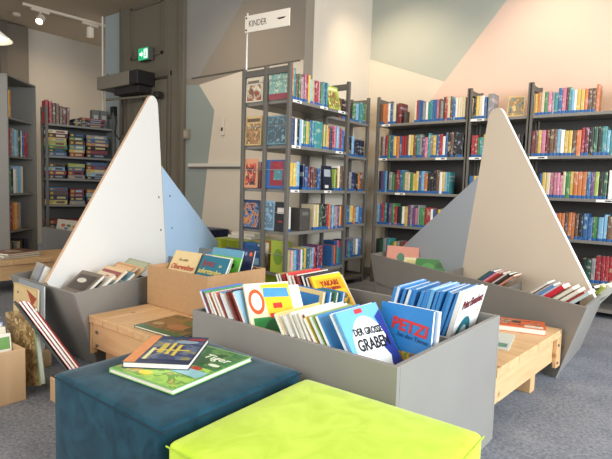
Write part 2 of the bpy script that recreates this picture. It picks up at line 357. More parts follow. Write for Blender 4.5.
MB().tube([(0, 0, .34), (0, 0, CZ - 2.10)], .006, mat('e8e0cf', .5)).build('cord', t)

pl = bpy.data.lights.new('pendant_bulb', 'POINT'); pl.energy = 6; pl.color = (1, .85, .65); pl.shadow_soft_size = .03
plo = bpy.data.objects.new('pendant_bulb', pl); COL.objects.link(plo); plo.location = (-4.37, 1.55, 2.10)
# ------------------------------------------------------------------ shelf books
PAL = dict(r='b3222b', d='7a1f26', o='d9722e', y='dfb63a', g='3f8f4b', G='1f5a3b', t='2f8f93', b='2560a5', B='1f2d5c', s='6cb0d8', p='cf6f8f', v='6b3f80', w='e6e3da', c='d8c49a', n='6e4a33', k='222226', e='8a8c8c', l='9fbf3a')
PAL = {k_: mute(v_) for k_, v_ in PAL.items()}
NAME = dict(r='red', d='dark red', o='orange', y='yellow', g='green', G='dark green', t='teal', b='blue', B='navy blue', s='light blue', p='pink', v='purple', w='white', c='cream', n='brown', k='black', e='grey', l='lime green')
ORD = ['first', 'second', 'third', 'fourth', 'fifth', 'sixth', 'seventh', 'eighth', 'ninth', 'tenth', 'eleventh', 'twelfth'] + [str(i) + ('st' if i % 10 == 1 else 'nd' if i % 10 == 2 else 'rd' if i % 10 == 3 else 'th') for i in list(range(13, 20))+list(range(20, 60))]
def unit_book(tape):
    mb = MB()   # width x, spine towards -y, height z (unit size)
    c = .10
    mb.box((0, 0, 0), (c, 1, 1), COVER); mb.box((1 - c, 0, 0), (1, 1, 1), COVER)
    z0 = .11 if tape else 0
    # rounded spine
    for za, zb, m in (((0, z0, TAPE), (z0, 1, COVER)) if tape else ((0, 1, COVER),)):
        mb.hexa([(0, 0, za), (.2, -.02, za), (.8, -.02, za), (1, 0, za), (1, .02, za), (0, .02, za)], [(0, 0, zb), (.2, -.02, zb), (.8, -.02, zb), (1, 0, zb), (1, .02, zb), (0, .02, zb)], m)
    if tape:
        mb.box((-.012, -.004, 0), (c * .5, .16, z0), TAPE); mb.box((1 - c * .5, -.004, 0), (1.012, .16, z0), TAPE)
    mb.box((c, .02, .015), (1 - c, .96, .975), PAGES)
    bmesh.ops.recalc_face_normals(mb.bm, faces=mb.bm.faces)
    me = bpy.data.meshes.new('book'); [me.materials.append(m) for m in mb.mats]; mb.bm.to_mesh(me); mb.bm.free(); return me
UB = {True: unit_book(True), False: unit_book(False)}
def vary(c, a=.12):
    k = 1 + random.uniform(-a, a)
    return (min(1, c[0] * k), min(1, c[1] * k), min(1, c[2] * k), 1)
def one_book(p, ang, w_, h, d, code, tape, lean=0):
    o = bpy.data.objects.new('book', UB[tape]); COL.objects.link(o)
    o.matrix_world = Matrix.Translation(p) @ Matrix.Rotation(ang, 4, 'Z') @ Matrix.Rotation(lean, 4, 'Y') @ Matrix.Diagonal((w_, d, h, 1))
    o.color = vary(hx(PAL[code])); return o
def row(P, ang, span, z, codes, h, where, tape=True, depth=.15, jit=.12, group=None, start=0, hscale=None, tail_gap=0):
    """books side by side from P along ang; spines face -normal.  span in metres"""
    dx = Vector((math.cos(ang), math.sin(ang), 0)); ny = Vector((-math.sin(ang), math.cos(ang), 0))
    ws = [random.uniform(.75, 1.25) for _ in codes]; s = span / sum(ws); x = 0; out = []; hh = h
    for i, (c, wk) in enumerate(zip(codes, ws)):
        wd = wk * s
        if c == ' ': x += wd; continue
        if random.random() < .35: hh = h * random.uniform(1 - jit, 1 + jit * .6)
        p = Vector((P[0], P[1], z)) + dx * x + ny * random.uniform(.0, .012)
        o = one_book(p, ang, wd * .93, hh, depth * random.uniform(.92, 1.05), c, tape and random.random() < .85)
        out.append((o, c)); x += wd
    for i, (o, c) in enumerate(out):
        cnt = start + i
        tag(o, '%s book, %s from left on %s' % (NAME[c], ORD[cnt], where.replace('the ', '')), 'book', group or ('books on ' + where))
    return out
def bookend(P, ang, label, w_=.012, h=.15, d=.12, col='55524d'):
    t = thing('bookend', label, 'bookend', P, ang)
    MB().box((0, 0, 0), (.002, d, h), mat(col, .5)).build('upright_plate', t, bevel=.0008)
    MB().box((-.1, 0, 0), (0, d, .0015), mat(col, .5)).build('base_plate', t)

# ------------------------------------------------------------------ steel shelving
def post(mb, x, y, h, s=.032): mb.box((x - s / 2, y - s / 2, 0), (x + s / 2, y + s / 2, h), GREYM)
def bookcase(name, label, loc, rz, L, D, H, boards, back=True, thick=.028, group=None, inner_lip=True):
    """x along the front (0..L), front face at y=0, going back to y=D"""
    t = thing(name, label, 'bookcase', loc, rz, group)
    for x, nm in ((0, 'side_frame'), (L, 'side_frame')):
        mb = MB(); post(mb, x, .016, H); post(mb, x, D - .016, H); mb.box((x - .012, .02, H - .07), (x + .012, D - .02, H - .02), GREYM); mb.box((x - .012, .02, .05), (x + .012, D - .02, .1), GREYM)
        mb.build('side_frame', t, bevel=.003)
    for z in boards:
        MB().box((.017, .004, z - thick), (L - .017, D - .004, z), SHELFM).build('shelf_board', t, bevel=.003)
    if back: MB().box((.017, D - .012, .06), (L - .017, D - .004, boards[0] + .02), BACKM).build('back_panel', t)
    return t
BZ = [1.772, 1.40, 1.027, .665, .298, .08]
FY = 4.95
wall_bays = [(-2.905, 1.02, 'left'), (-1.870, .555, 'narrow middle'), (-1.300, 1.0, 'right')]
bcs = []
for x, L, nm in wall_bays:
    bcs.append(bookcase('wall_bookcase', {'left': 'grey steel wall bookcase bay left of the narrow bay, behind the grey-blue sail', 'narrow middle': 'narrow grey steel bookcase bay rising behind the cream sail tip', 'right': 'grey steel wall bookcase bay at the right picture edge'}[nm], (x, FY, 0), 0, L, .33, 2.07, BZ, group=None))
def wrow(bay, lvl, f0, f1, codes, h, start=0, **k):
    x0, L, nm = wall_bays[bay]
    a = x0 + .02 + f0 * (L - .04); b = x0 + .02 + f1 * (L - .04)
    lv = ['the top shelf', 'the second shelf', 'the third shelf', 'the fourth shelf', 'the fifth shelf'][lvl]
    row((a, FY + .012), 0, b - a, BZ[lvl] + .001, codes, h, '%s of the %s wall bay' % (lv, nm), start=start, **k)
wrow(0, 0, .0, .20, 'noowbc', .225); 
wrow(0, 0, .215, .27, 'd', .215, start=6, tape=False)
bookend((wall_bays[0][0] + .315, FY + .02, BZ[0] + .001), 0, 'dark metal bookend beside the maroon book on the left bay top', h=.13)
wrow(0, 0, .42, .985, 'crbbewttbbpnenrcnbwccc', .225, start=7)
wrow(0, 1, .02, .985, 'nergbyobrrncyntevpteybrwbknkkk', .235)
wrow(0, 2, .02, .86, 'kvbskegnrbgccgyybsokkknwyst', .225)
wrow(0, 3, .01, .95, 'sbrtkvgrkGwyvevpeggrrwbnyewpbs', .225)
wrow(0, 4, .02, .93, 'kGetgyenrGnbcrGyetkw', .20)
wrow(1, 0, .02, .27, 'kycwb', .215)
wrow(1, 0, .29, .40, 'e', .23, start=5, tape=False)
wrow(1, 1, .02, .97, 'rrgtybyglkykyknk', .21)
wrow(1, 2, .02, .97, 'bycwonsbrkgydk', .21)
wrow(1, 3, .02, .97, 'bgrcwonsbrkgyd', .21)
wrow(2, 0, .01, .545, 'yocgpetbpdtswyyonno', .215)
wrow(2, 0, .72, .985, 'GyGGyGG', .25, start=19, tape=False)
wrow(2, 1, .0, .985, 'dnypdnnswyynordkGktstGesgstyGw', .23)
wrow(2, 2, .0, .66, 'nnkbycppppcgyooobvlkG', .225)
wrow(2, 2, .67, .985, 'wvvrrrrrrrr', .245, start=21)
wrow(2, 3, .0, .985, 'gGnokGpoonoonkbbgssnyykwwbn', .22)
wrow(2, 4, .50, .62, 'kGe', .2); wrow(2, 4, .62, .985, 'rrrrrrrrrr', .225, start=3)
# leaning tan book on top of the narrow bay
for lvl, x, L in ((0, -2.85, .1), (1, -2.87, .1), (1, -2.2, .12), (2, -2.65, .12), (0, -1.86, .14), (1, -1.85, .12), (1, -1.29, .16), (2, -.72, .14), (0, -.62, .1)):
    tag(MB().box((x, FY + .001, BZ[lvl] - .026), (x + L, FY + .003, BZ[lvl] - .004), WHITE).box((x + L * .5, FY - .0005, BZ[lvl] - .02), (x + L * .85, FY + .001, BZ[lvl] - .01), mat('333333', .5)).build('shelf_label'),
        'white label on the %s shelf edge, %s wall bay' % (['top', 'second', 'third'][lvl], 'left half of the left' if x < -2.8 else 'right half of the left' if x < -2.0 else 'narrow middle' if x < -1.5 else 'left half of the right' if x < -1.0 else 'right half of the right'), 'label', 'shelf labels on the wall bookcases')

# ------------------------------------------------------------------ tall double-sided bookcase in the middle
MX0, MX1, MY0, MY1, MH = -3.225, -2.675, 3.175, 4.03, 2.05
ML = MY1 - MY0
MZ = [1.765, 1.395, 1.03, .675, .32, .08]
t = thing('double_sided_bookcase', 'tall grey double-sided bookcase standing out from the wall under the hanging sign', 'bookcase', (MX1, MY0, 0), R(90))
# local: x -> +Y, y -> -X
for x in (0, ML):
    mb = MB()
    for y in (.016, .275, .534): mb.box((x - .016, y - .016, 0), (x + .016, y + .016, MH), GREYM)
    mb.box((x - .012, .02, MH - .075), (x + .012, .54, MH - .02), GREYM).box((x - .012, .02, .05), (x + .012, .54, .1), GREYM)
    mb.build('side_frame', t, bevel=.003)
for z in MZ:
    MB().box((.017, .004, z - .028), (ML - .017, .268, z), SHELFM).build('shelf_board', t, bevel=.003)
    MB().box((.017, .282, z - .028), (ML - .017, .546, z), SHELFM).build('shelf_board', t, bevel=.003)
for z in MZ[:5]:
    MB().tube([(.0, .03, z + .16), (.0, .52, z + .16)], .0025, mat('9a9d9c', .3)).build('end_rail', t)
def mrow(lvl, f0, f1, codes, h, start=0, **k):
    lv = ['top shelf', 'second shelf', 'third shelf', 'fourth shelf', 'fifth shelf'][lvl]
    row((MX1 - .015, MY0 + .02 + f0 * (ML - .04)), R(90), (f1 - f0) * (ML - .04), MZ[lvl] + .001, codes, h, 'the %s of the double-sided case' % lv, start=start, **k)
mrow(0, .0, .08, 'ot', .25); mrow(0, .09, .62, 'ngpepryslprrpGgtbt', .215, start=2)
mrow(1, .0, .40, 'bBwkswgylbt', .22); mrow(1, .40, .56, 't', .23, start=11, tape=False, depth=.2); mrow(1, .57, .99, 'ygyoBrpssrvb', .215, start=12)
bookend((MX1 - .04, MY0 + .46, MZ[1] + .001), R(90), 'grey metal bookend against the teal volume on the second shelf of the double-sided bookcase', h=.15)
mrow(2, .0, .18, 'yys', .22); mrow(2, .24, .55, 'BbddnBb', .215, start=3); mrow(2, .80, .99, 'lkywnn', .22, start=10)
mrow(3, .0, .06, 'kw', .23); mrow(3, .44, .99, 'cycGkkkrobsepbyr', .225, start=2)
mrow(4, .0, .62, 'lpcsbvwgyGbesrkvdr', .20); mrow(4, .80, .99, 'bnortgb', .19, start=18)
# rear-side rows
def brow(lvl, codes, f1=.9):
    lv = ['top shelf', 'second shelf', 'third shelf', 'fourth shelf', 'fifth shelf'][lvl]
    row((MX0 + .02, MY0 + .02 + f1 * (ML - .04)), R(-90), f1 * (ML - .04), MZ[lvl] + .001, codes, .22, 'rear half of the %s of the double-sided case' % lv, depth=.17)
brow(0, 'cwkpcbnrwccwyc', .8); brow(1, 'kgnbncrkwyno', .6); brow(2, 'nwkrbncor', .35); brow(3, 'kobBeB', .25); brow(4, 'kroygb', .4)
def facing(name, loc, ang, wd, h, base, shapes, label, lean=8, t=.018, cat='picture book', group=None, pages=True, extra_rot=None, roll_=0):
    """closed book: width x, height z, front cover faces -y"""
    o = thing(name, label, cat, loc, 0, group)
    o.rotation_euler = (Matrix.Rotation(ang, 4, 'Z') @ Matrix.Rotation(-R(lean), 4, 'X') @ Matrix.Rotation(R(roll_), 4, 'Y')).to_euler()
    bc = mat(base, .32, .03, 30)
    mb = MB().box((0, 0, 0), (wd, .002, h), bc).box((0, t - .002, 0), (wd, t, h), bc).box((0, 0, 0), (.002, t, h), bc)
    mb.build('cover', o, bevel=.0006)
    MB().box((.002, .002, .003), (wd - .003, t - .002, h - .003), PAGES).build('page_block', o)
    if shapes:
        mb = MB()
        for k, s in enumerate(shapes):
            y = -.0004 - .0002 * k; m = pic_mat(s[0]) if '+' in s[0] else mat(s[0], .32, .06, 40)
            if s[1] == 'e':
                cx, cz, rx, rz = s[2:]; n = 24
                mb.poly([((cx + rx * math.cos(2 * math.pi * i / n)) * wd, y, (cz + rz * math.sin(2 * math.pi * i / n)) * h) for i in range(n)], m)
            else:
                mb.poly([(u * wd, y, v * h) for u, v in s[1]], m)
        mb.build('cover_picture', o)
    return o
def rect(a, b, c, d): return [(a, b), (c, b), (c, d), (a, d)]
facing('book', (-1.52, FY + .03, BZ[0] + .003), R(10), .15, .21, 'c9b07a', [('c9b07a+8f6f48+6f8a86+5a4a38', rect(.06, .06, .94, .94))], 'tan illustrated book turned cover outwards on top of the narrow wall bay', lean=18, t=.015)
FEN = [(-3.19, MZ[0], .20, .20, 'd9d0b8', [('d9d0b8+b8a78c+9a4a3c+6b5a48', rect(.08, .05, .92, .72)), ('7c6a55', rect(.1, .8, .75, .9))], 'cream book with red figure facing out at the end of the top shelf rear half'),
       (-2.92, MZ[0], .21, .215, '77a39b', [('8fb0a4+77a39b+b8c9b0+5d7f78', rect(.0, .22, 1, 1)), ('8f3f4b', rect(.0, 0, 1, .22))], 'pale teal book facing out at the near end of the top shelf, front half'),
       (-3.19, MZ[1], .19, .25, 'c9ab74', [('c9ab74+a0724a+6d5a3a+d8c08c', rect(.06, .05, .94, .75)), ('5d4a34', rect(.1, .8, .9, .92))], 'tan storybook facing out at the end of the second shelf'),
       (-2.93, MZ[1], .21, .24, '5d8791', [('5d8791+3b4f5d+7aa0a5', rect(.05, .05, .95, .95))], 'blue-grey book facing out at the end of the second shelf front half'),
       (-3.19, MZ[2], .15, .25, 'd4926c', [('d4926c+c1442f+3a2b2b+e0b090', rect(.1, .1, .9, .85))], 'orange book with a dark-haired figure facing out at the end of the third shelf'),
       (-2.94, MZ[2], .21, .24, '2f5f9a', [('a52a35+8a2430', rect(.25, .1, .95, .95)), ('6aa0a5+4d8088', rect(.45, .3, .9, .65))], 'blue and red book facing out at the end of the third shelf'),
       (-3.20, MZ[3], .20, .25, '27395c', [('27395c+d08a4a+4b6f9a+1c2840', rect(.05, .05, .95, .9))], 'navy book with orange figure facing out at the end of the fourth shelf'),
       (-2.96, MZ[3], .13, .25, '7fa3bd', [('7fa3bd+5a7588+a5c0d0', rect(.08, .08, .92, .92))], 'light blue book facing out at the end of the fourth shelf'),
       (-2.82, MZ[3], .12, .245, '1e1e22', [('d8cfc8', rect(.2, .6, .85, .8)), ('9a2c30', rect(.3, .3, .7, .36))], 'black book with white label facing out at the end of the fourth shelf'),
       (-2.86, MZ[4], .17, .27, '9dac3a', [('6d8a2c', 'e', .5, .5, .3, .25)], 'olive green book facing out at the end of the fifth shelf'),
       (-3.19, MZ[4], .22, .2, '284a7a', [('7a9ab0', rect(.1, .2, .9, .5))], 'blue book facing out at the end of the fifth shelf rear half')]
for x, z, wd, h, base, sh, lab in FEN:
    facing('book', (x, MY0 - .012 if False else MY0 + .0005 + .0, z + .003), 0, wd, h, base, sh, lab, lean=2, t=.017)
facing('book', (MX1 - .02, MY0 + .56, MZ[0] + .003), R(84), .16, .215, 'a9b84e', [('a9b84e+7f8f3a+8c5a3a+d8dc90', rect(.05, .05, .95, .75)), ('dfe0a0', rect(.1, .8, .9, .93))], 'lime green picture book leaning cover outwards, right end of double-sided bookcase top', lean=14)
facing('book', (MX1 - .03, MY0 + .52, MZ[2] + .003), R(90), .14, .22, '23283a', [('a5aeb5', rect(.15, .55, .85, .85)), ('d8d8d8', rect(.2, .08, .6, .2))], 'dark navy book facing out in the gap of the third shelf of the double-sided bookcase', lean=4)
t = thing('storage_box', 'dark grey box standing on the fourth shelf of the double-sided bookcase', 'box', (MX1 - .03, MY0 + .2, MZ[3] + .002), R(90))
MB().box((0, 0, 0), (.14, .2, .19), mat('4b4845', .6)).build('box_body', t, bevel=.004); MB().box((.03, -.002, .13), (.11, 0, .16), mat('6f6c66', .6)).build('label_holder', t)
for lvl, y0 in ((0, .03), (1, .03), (2, .03), (0, .68), (1, .66), (2, .5), (0, .40)):
    tag(MB().box((MX1 + .001 - .004, MY0 + y0, MZ[lvl] - .024), (MX1 - .0005, MY0 + y0 + .11, MZ[lvl] - .003), WHITE).box((MX1 - .001, MY0 + y0 + .05, MZ[lvl] - .019), (MX1 + .0005, MY0 + y0 + .09, MZ[lvl] - .009), mat('333333', .5)).build('shelf_label'),
        'small white shelf label, %s on the %s board of the double-sided bookcase' % ('near the corner post' if y0 < .1 else 'in the middle' if y0 < .45 else 'towards the far end', ['top', 'second', 'third'][lvl]), 'label', 'shelf labels on the double-sided bookcase')
# hanging sign on its post
t = thing('hanging_sign', 'white KINDER sign with small black mark on a slim post atop the bookcase', 'sign', (-3.213, 3.20, MH), 0)
MB().tube([(0, 0, -.1), (0, 0, .485)], .008, mat('c9c9c4', .3, metal=.5)).build('sign_post', t)
s = MB().box((-.01, -.004, 0), (.455, .004, .14), mat('e2dacc', .5)).build('sign_board', t, bevel=.001, loc=(.0, -.014, .315), rot=(0, 0, R(6)))
text('KINDER', .075, mat('4a443d', .5), s, (.03, -.0045, .045), bold=0.0, sx=.72, name='lettering')
MB().poly([(.325, -.0047, .078), (.35, -.0047, .063), (.40, -.0047, .067), (.42, -.0047, .08)], mat('2a2724', .5)).build('arrow_mark', s)
for z in (.02, .12): MB().tube([(.006, -.0048, z), (.006, -.008, z)], .008, mat('1c1c1c', .5)).build('screw', s)
# single-sided case behind it, against the side wall
bk = bookcase('side_wall_bookcase', 'narrow grey bookcase bay against the side wall beyond the double-sided bookcase', (-2.985, 4.10, 0), R(90), .80, .25, 2.06, BZ, back=False)
for lvl, codes, h in ((0, 'nkgkgstg', .2), (1, 'kBkbksBkBk', .2), (2, 'cekkeBkon', .2), (3, 'bnotbyosb', .2), (4, 'bprGBvtbewb', .19)):
    row((-3.0, 4.10 + .03 + .2), R(90), .53, BZ[lvl] + .001, codes, h, '%s of the narrow side wall bay' % ['the top shelf', 'the second shelf', 'the third shelf', 'the fourth shelf', 'the fifth shelf'][lvl], depth=.15)

# ------------------------------------------------------------------ left bookcase (closed sides)
LA = Vector((-5.55, 2.19, 0)); LB = Vector((-5.96, 2.63, 0)); d = (LB - LA); LL = d.length; la = math.atan2(d.y, d.x)
t = thing('panel_bookcase', 'grey panel-sided bookcase with coloured books at the left edge', 'bookcase', tuple(LA), la)
# front along x; front normal toward +X+Y... local -y side is the front when depth goes to local +y
DK = .34
PM = mat('7a7770', .5, .02, 6, name='panel_grey')
MB().box((-.02, 0, 0), (0, DK, 2.07), PM).build('side_panel', t, bevel=.002); MB().box((LL, 0, 0), (LL + .02, DK, 2.07), PM).build('side_panel', t, bevel=.002)
MB().box((0, DK - .012, 0), (LL, DK - .002, 2.07), mat('5c5954', .6)).build('back_panel', t)
MB().box((-.02, 0, 2.071), (LL + .02, DK, 2.09), PM).build('top_panel', t, bevel=.002)
LZ = [1.675, 1.285, .895, .505, .1]
for z in LZ: MB().box((.001, .03, z - .02), (LL - .001, DK - .013, z), SHELFM).build('shelf_board', t, bevel=.002)
dx = d.normalized(); ny = Vector((-dx.y, dx.x, 0))
for lvl, codes, h, f in ((0, 'cnyo', .27, .3), (1, 'oor eseGwbrr', .28, .9), (2, 'ewgkwcssc', .29, .72), (3, 'rroroyoe', .29, .6), (4, 'wykecnkB', .28, .85)):
    p = LA + dx * .012 + ny * .06
    row((p.x, p.y), la, LL * f, LZ[lvl] + .001, codes, h, '%s of the panel-sided bookcase' % ['the top shelf', 'the second shelf', 'the third shelf', 'the fourth shelf', 'the bottom shelf'][lvl], tape=False, depth=.2)

# ------------------------------------------------------------------ games shelf
GA = Vector((-6.83, 3.16, 0)); GB = Vector((-6.64, 4.0, 0)); d = GB - GA; GL = d.length; ga = math.atan2(d.y, d.x)
GZ = [1.79, 1.37, 1.07, .72, .35, .08]
t = bookcase('games_bookcase', 'grey steel shelf packed with board games in the far room', tuple(GA), ga, GL, .30, 2.02, GZ, back=True)
bk = t
dx = d.normalized(); ny = Vector((-dx.y, dx.x, 0))
yst = mat('b89a3a', .6)
gc = dict(PAL)
gi = 0
GN = {0: 'top', 1: 'second', 2: 'third', 3: 'fourth', 4: 'fifth'}
def game(x, z, wd, hgt, code, dep=.26, lvl=0, col='', lab=None):
    p = GA + dx * x + ny * random.uniform(.01, .03)
    t = thing('board_game_box', lab, 'board game', (p.x, p.y, z), ga)
    MB().box((0, 0, 0), (wd, dep, hgt), mat(mute(PAL[code], .35), .6, .2, 30)).build('box_lid', t, bevel=.001)
    MB().box((.015, -.001, hgt * .2), (.015 + min(.035, wd * .3), 0, hgt * .7), yst).build('sticker', t)
    MB().box((wd * .4, -.001, hgt * .25), (wd * .85, 0, hgt * .7), mat(mute(PAL[random.choice('cnysbrek')], .4), .6)).build('printed_title', t)
stacks = {0: [(.34, .20, ['keB']), (.43, .33, ['Br', 'kr'])],
          1: [(.02, .24, ['bGglydc']), (.28, .20, ['rytdgB']), (.50, .30, ['Brkobe'])],
          2: [(.02, .22, ['Brsn']), (.26, .22, ['erbl']), (.50, .30, ['Bsyrb'])],
          3: [(.02, .24, ['yBnb']), (.28, .20, ['eBrr']), (.50, .30, ['dbso'])],
          4: [(.02, .26, ['yBr']), (.30, .24, ['eor']), (.56, .26, ['dbs'])]}
for lvl, L in stacks.items():
    nstk = len(L)
    for si, (x, wd, codes) in enumerate(L):
        z = GZ[lvl] + .001; cs = ''.join(codes)
        room = (.10 if lvl == 0 else GZ[lvl - 1] - GZ[lvl] - .06)
        hs = [random.uniform(.8, 1.2) for _ in cs]; sc = min(.055, room / len(cs)) if lvl else .032
        for i, (c, k) in enumerate(zip(cs, hs)):
            hgt = sc * k * .95
            game(x, z, wd * random.uniform(.88, 1), hgt, c, lvl=lvl, lab='%s game box, %s from bottom in %s stack, %s games shelf' % (NAME[c], ORD[i], ['left', 'middle', 'right'][si + (3 - nstk)] , GN[lvl]))
            z += hgt + .0008
for i, (c, hh) in enumerate((('r', .30), ('r', .29), ('n', .27), ('n', .27), ('n', .24), ('d', .23), ('n', .23))):
    p = GA + dx * (-.03 + .02 + i * .043) + ny * .03
    o = one_book(Vector((p.x, p.y, GZ[0] + .001)), ga, .038, hh, .2, c, False)
    tag(o, '%s tall book, %s from the left on top of the games shelf' % (NAME[c], ORD[i]), 'book', 'tall books on top of the games shelf')
for i in range(2):
    t = thing('magazine_file', '%s grey magazine file standing behind the door end of the games shelf' % ['left', 'right'][i], 'magazine file', (-6.62 + .13 * i, 3.90, 1.8), R(83))
    # stands on the games shelf top board
    t.location = GA + dx * (.62 + .11 * i) + ny * .17 + Vector((0, 0, GZ[0] + .001))
    t.rotation_euler = (0, 0, ga)
    MB().box((0, 0, 0), (.1, .11, .26), mat('6a6a66', .6)).build('file_body', t, bevel=.002); MB().box((.02, -.001, .12), (.08, 0, .19), mat('a9a99f', .6)).build('label_plate', t)

# ------------------------------------------------------------------ sail boats (browser trolleys)
def rounded(pts, idx, r, n=7):
    out = []
    for i, p in enumerate(pts):
        if i not in idx: out.append(p); continue
        a = Vector(pts[i - 1]) - Vector(p); b = Vector(pts[(i + 1) % len(pts)]) - Vector(p); P = Vector(p)
        ang = a.angle(b); L = r / math.tan(ang / 2); a.normalize(); b.normalize()
        c = P + (a + b).normalized() * (r / math.sin(ang / 2)); p0 = P + a * L; p1 = P + b * L
        a0 = math.atan2((p0 - c).y, (p0 - c).x); a1 = math.atan2((p1 - c).y, (p1 - c).x)
        da = (a1 - a0 + math.pi) % (2 * math.pi) - math.pi
        for k in range(n + 1): out.append((c.x + r * math.cos(a0 + da * k / n), c.y + r * math.sin(a0 + da * k / n)))
    return out
SAILW = mat('eceae4', .35, .01, 3, name='white_laminate'); SAILB = mat('b2cfea', .35, .01, 3, name='light_blue_laminate'); PLYE = mat('c2a184', .6, name='plywood_edge')
SAILC = mat('eaddca', .45, .01, 3, name='white_laminate_warm_shade'); SAILG = mat('b4bdc7', .4, .01, 3, name='light_blue_laminate_shaded')  # white and light blue laminate again, right boat's warm shade put into the colour
def panel(mb, a, b, t, z0, z1, m, a2=None, b2=None):
    """vertical or raked board between plan points a,b (top) and a2,b2 (bottom)"""
    a, b = Vector(a), Vector(b); a2 = Vector(a2) if a2 else a; b2 = Vector(b2) if b2 else b
    n = Vector((-(b - a).y, (b - a).x)).normalized() * t
    bot = [(*a2, z0), (*b2, z0), (*(b2 + n), z0), (*(a2 + n), z0)]; top = [(*a, z1), (*b, z1), (*(b + n), z1), (*(a + n), z1)]
    mb.hexa(bot, top, m); return mb
def boat(name, label, near_s, near_b, sail_s, far_s, far_b, H, sgn, inset, divs, sail_dir, main, jib, mats, bolts):
    """plan points: near_s/near_b = near gunwale at stern/bow. inset = plan vector moving the stern bottom inward"""
    t = thing(name, label, 'book trolley', (sail_s[0], sail_s[1], 0))
    o = Vector((sail_s[0], sail_s[1]))
    def L(p): return (p[0] - o.x, p[1] - o.y)
    ns, nb, fs, fb = map(L, (near_s, near_b, far_s, far_b))
    nd = (Vector(nb) - Vector(ns)).normalized(); fd = (Vector(fb) - Vector(fs)).normalized()
    TH = .019
    nsb = Vector(ns) + nd * inset; nbb = Vector(nb) - nd * .16; fsb = Vector(fs) + fd * inset; fbb = Vector(fb) - fd * .16
    mb = MB(); panel(mb, ns, nb, TH * sgn, .0, H, HULL, nsb, nbb); mb.build('side_panel', t, bevel=.0015)
    mb = MB(); panel(mb, fs, fb, -TH * sgn, .0, H, HULL, fsb, fbb); mb.build('side_panel', t, bevel=.0015)
    n1 = Vector(ns); n2 = Vector(fs); n1b = nsb; n2b = fsb
    mb = MB(); k = nd * TH
    def q(p, z): return (p[0], p[1], z)
    e1 = (n2 - n1).normalized() * (TH + .001)
    mb.hexa([q(n1b + e1, .001), q(n2b - e1, .001), q(n2b - e1 + k, .001), q(n1b + e1 + k, .001)], [q(n1 + e1, H - .001), q(n2 - e1, H - .001), q(n2 - e1 + k, H - .001), q(n1 + e1 + k, H - .001)], HULL)
    mb.build('stern_panel', t, bevel=.0015)
    b1 = Vector(nb); b2 = Vector(fb)
    mb = MB(); mb.hexa([q(nbb + e1, .001), q(fbb - e1, .001), q(fbb - e1 - k, .001), q(nbb + e1 - k, .001)], [q(b1 + e1, H - .001), q(b2 - e1, H - .001), q(b2 - e1 - k, H - .001), q(b1 + e1 - k, H - .001)], HULL)
    mb.build('bow_panel', t, bevel=.0015)
    # bin floor
    f = .25; zf = H - f; tt = zf / H
    pa = Vector(ns).lerp(nsb, 1 - tt) + nd * .03; pb = Vector(nb).lerp(nbb, 1 - tt) - nd * .03; pc = Vector(fb).lerp(fbb, 1 - tt) - fd * .03; pd = Vector(fs).lerp(fsb, 1 - tt) + fd * .03
    MB().hexa([q(p, zf - .015) for p in (pa, pb, pc, pd)], [q(p, zf) for p in (pa, pb, pc, pd)], HULL).build('bin_floor', t)
    sd = Vector((math.cos(sail_dir), math.sin(sail_dir)))
    for s in divs:
        for side in (0, 1):
            c = sd * s
            # divider parallel to the stern
            e = (n2 - n1).normalized()
            base = (Vector(ns) if side == 0 else Vector(fs)); dd = nd if side == 0 else fd
            # intersect line c + e*k with the gunwale line
            det = e.x * (-dd.y) + dd.x * e.y; r = base - c
            k2 = (r.x * (-dd.y) + dd.x * r.y) / det
            p1 = c + e * (k2 - (.02 if k2 > 0 else -.02)); p0 = c + e * (.012 if k2 > 0 else -.012)
            mb = MB(); w2 = nd * .012
            mb.hexa([q(p0, zf), q(p1, zf), q(p1 + w2, zf), q(p0 + w2, zf)], [q(p0, H - .012), q(p1, H - .012), q(p1 + w2, H - .012), q(p0 + w2, H - .012)], HULL)
            mb.build('divider', t, bevel=.001)
    T = Matrix.Rotation(sail_dir, 4, 'Z')
    ms = slabmesh(rounded(main[0], main[1], main[2]), .019, mats[0], T, mats[2]).build('main_sail', t, bevel=.001, seg=1)
    js = slabmesh(rounded(jib[0], jib[1], jib[2]), .019, mats[1], T, mats[2]).build('jib_sail', t, bevel=.001, seg=1)
    for u, v in bolts:
        MB().lathe([(0, 0.004), (.007, .003), (.009, 0)], mat('6f6f6f', .3, metal=.8), 12).build('bolt', t, loc=T @ Vector((u, -.0096 * 1, v)), rot=(R(90), 0, sail_dir))
    return t
# left boat: sail runs at 113 deg from the stern centre
boat('sail_boat_book_trolley', 'grey boat-shaped book trolley with white main sail and light blue jib on the left', (-2.579, 1.325), (-3.163, 3.150), (-2.985, 1.358), (-3.382, 1.325), (-4.139, 3.150), .45, 1, .17,
     [.611, 1.364], R(113), ([(0.0044, 0.4500), (0.2618, 0.1000), (1.3473, 0.1000), (1.3233, 0.4500), (1.1695, 1.8312)], [4], .076), ([(1.3249, 0.4500), (1.3505, 0.1000), (1.86, 0.1000), (2.3564, 0.4500), (1.2458, 1.1896)], [], 0), (SAILW, SAILB, PLYE),
     [(1.2076, 0.9365), (1.3789, 0.9431), (1.2425, 0.6671), (1.4149, 0.6715)])
BR = R(-30.1) + math.pi
boat('sail_boat_book_trolley', 'grey boat-shaped book trolley with cream-shaded white main sail and grey-shaded blue jib on the right', (-0.446, 3.052), (-2.412, 4.078), (-0.455, 3.416), (-0.446, 3.785), (-2.412, 4.855), .45, -1, .16,
     [.573, 1.195], BR, ([(0.0044, 0.4500), (0.2182, 0.1000), (1.2655, 0.1000), (1.2044, 0.3911), (0.974, 1.818)], [4], .085), ([(1.2076, 0.3911), (1.2709, 0.1000), (1.9636, 0.1000), (2.1818, 0.4500), (1.0735, 1.1809)], [], 0), (SAILC, SAILG, mat('f3efe8', .5)), [])

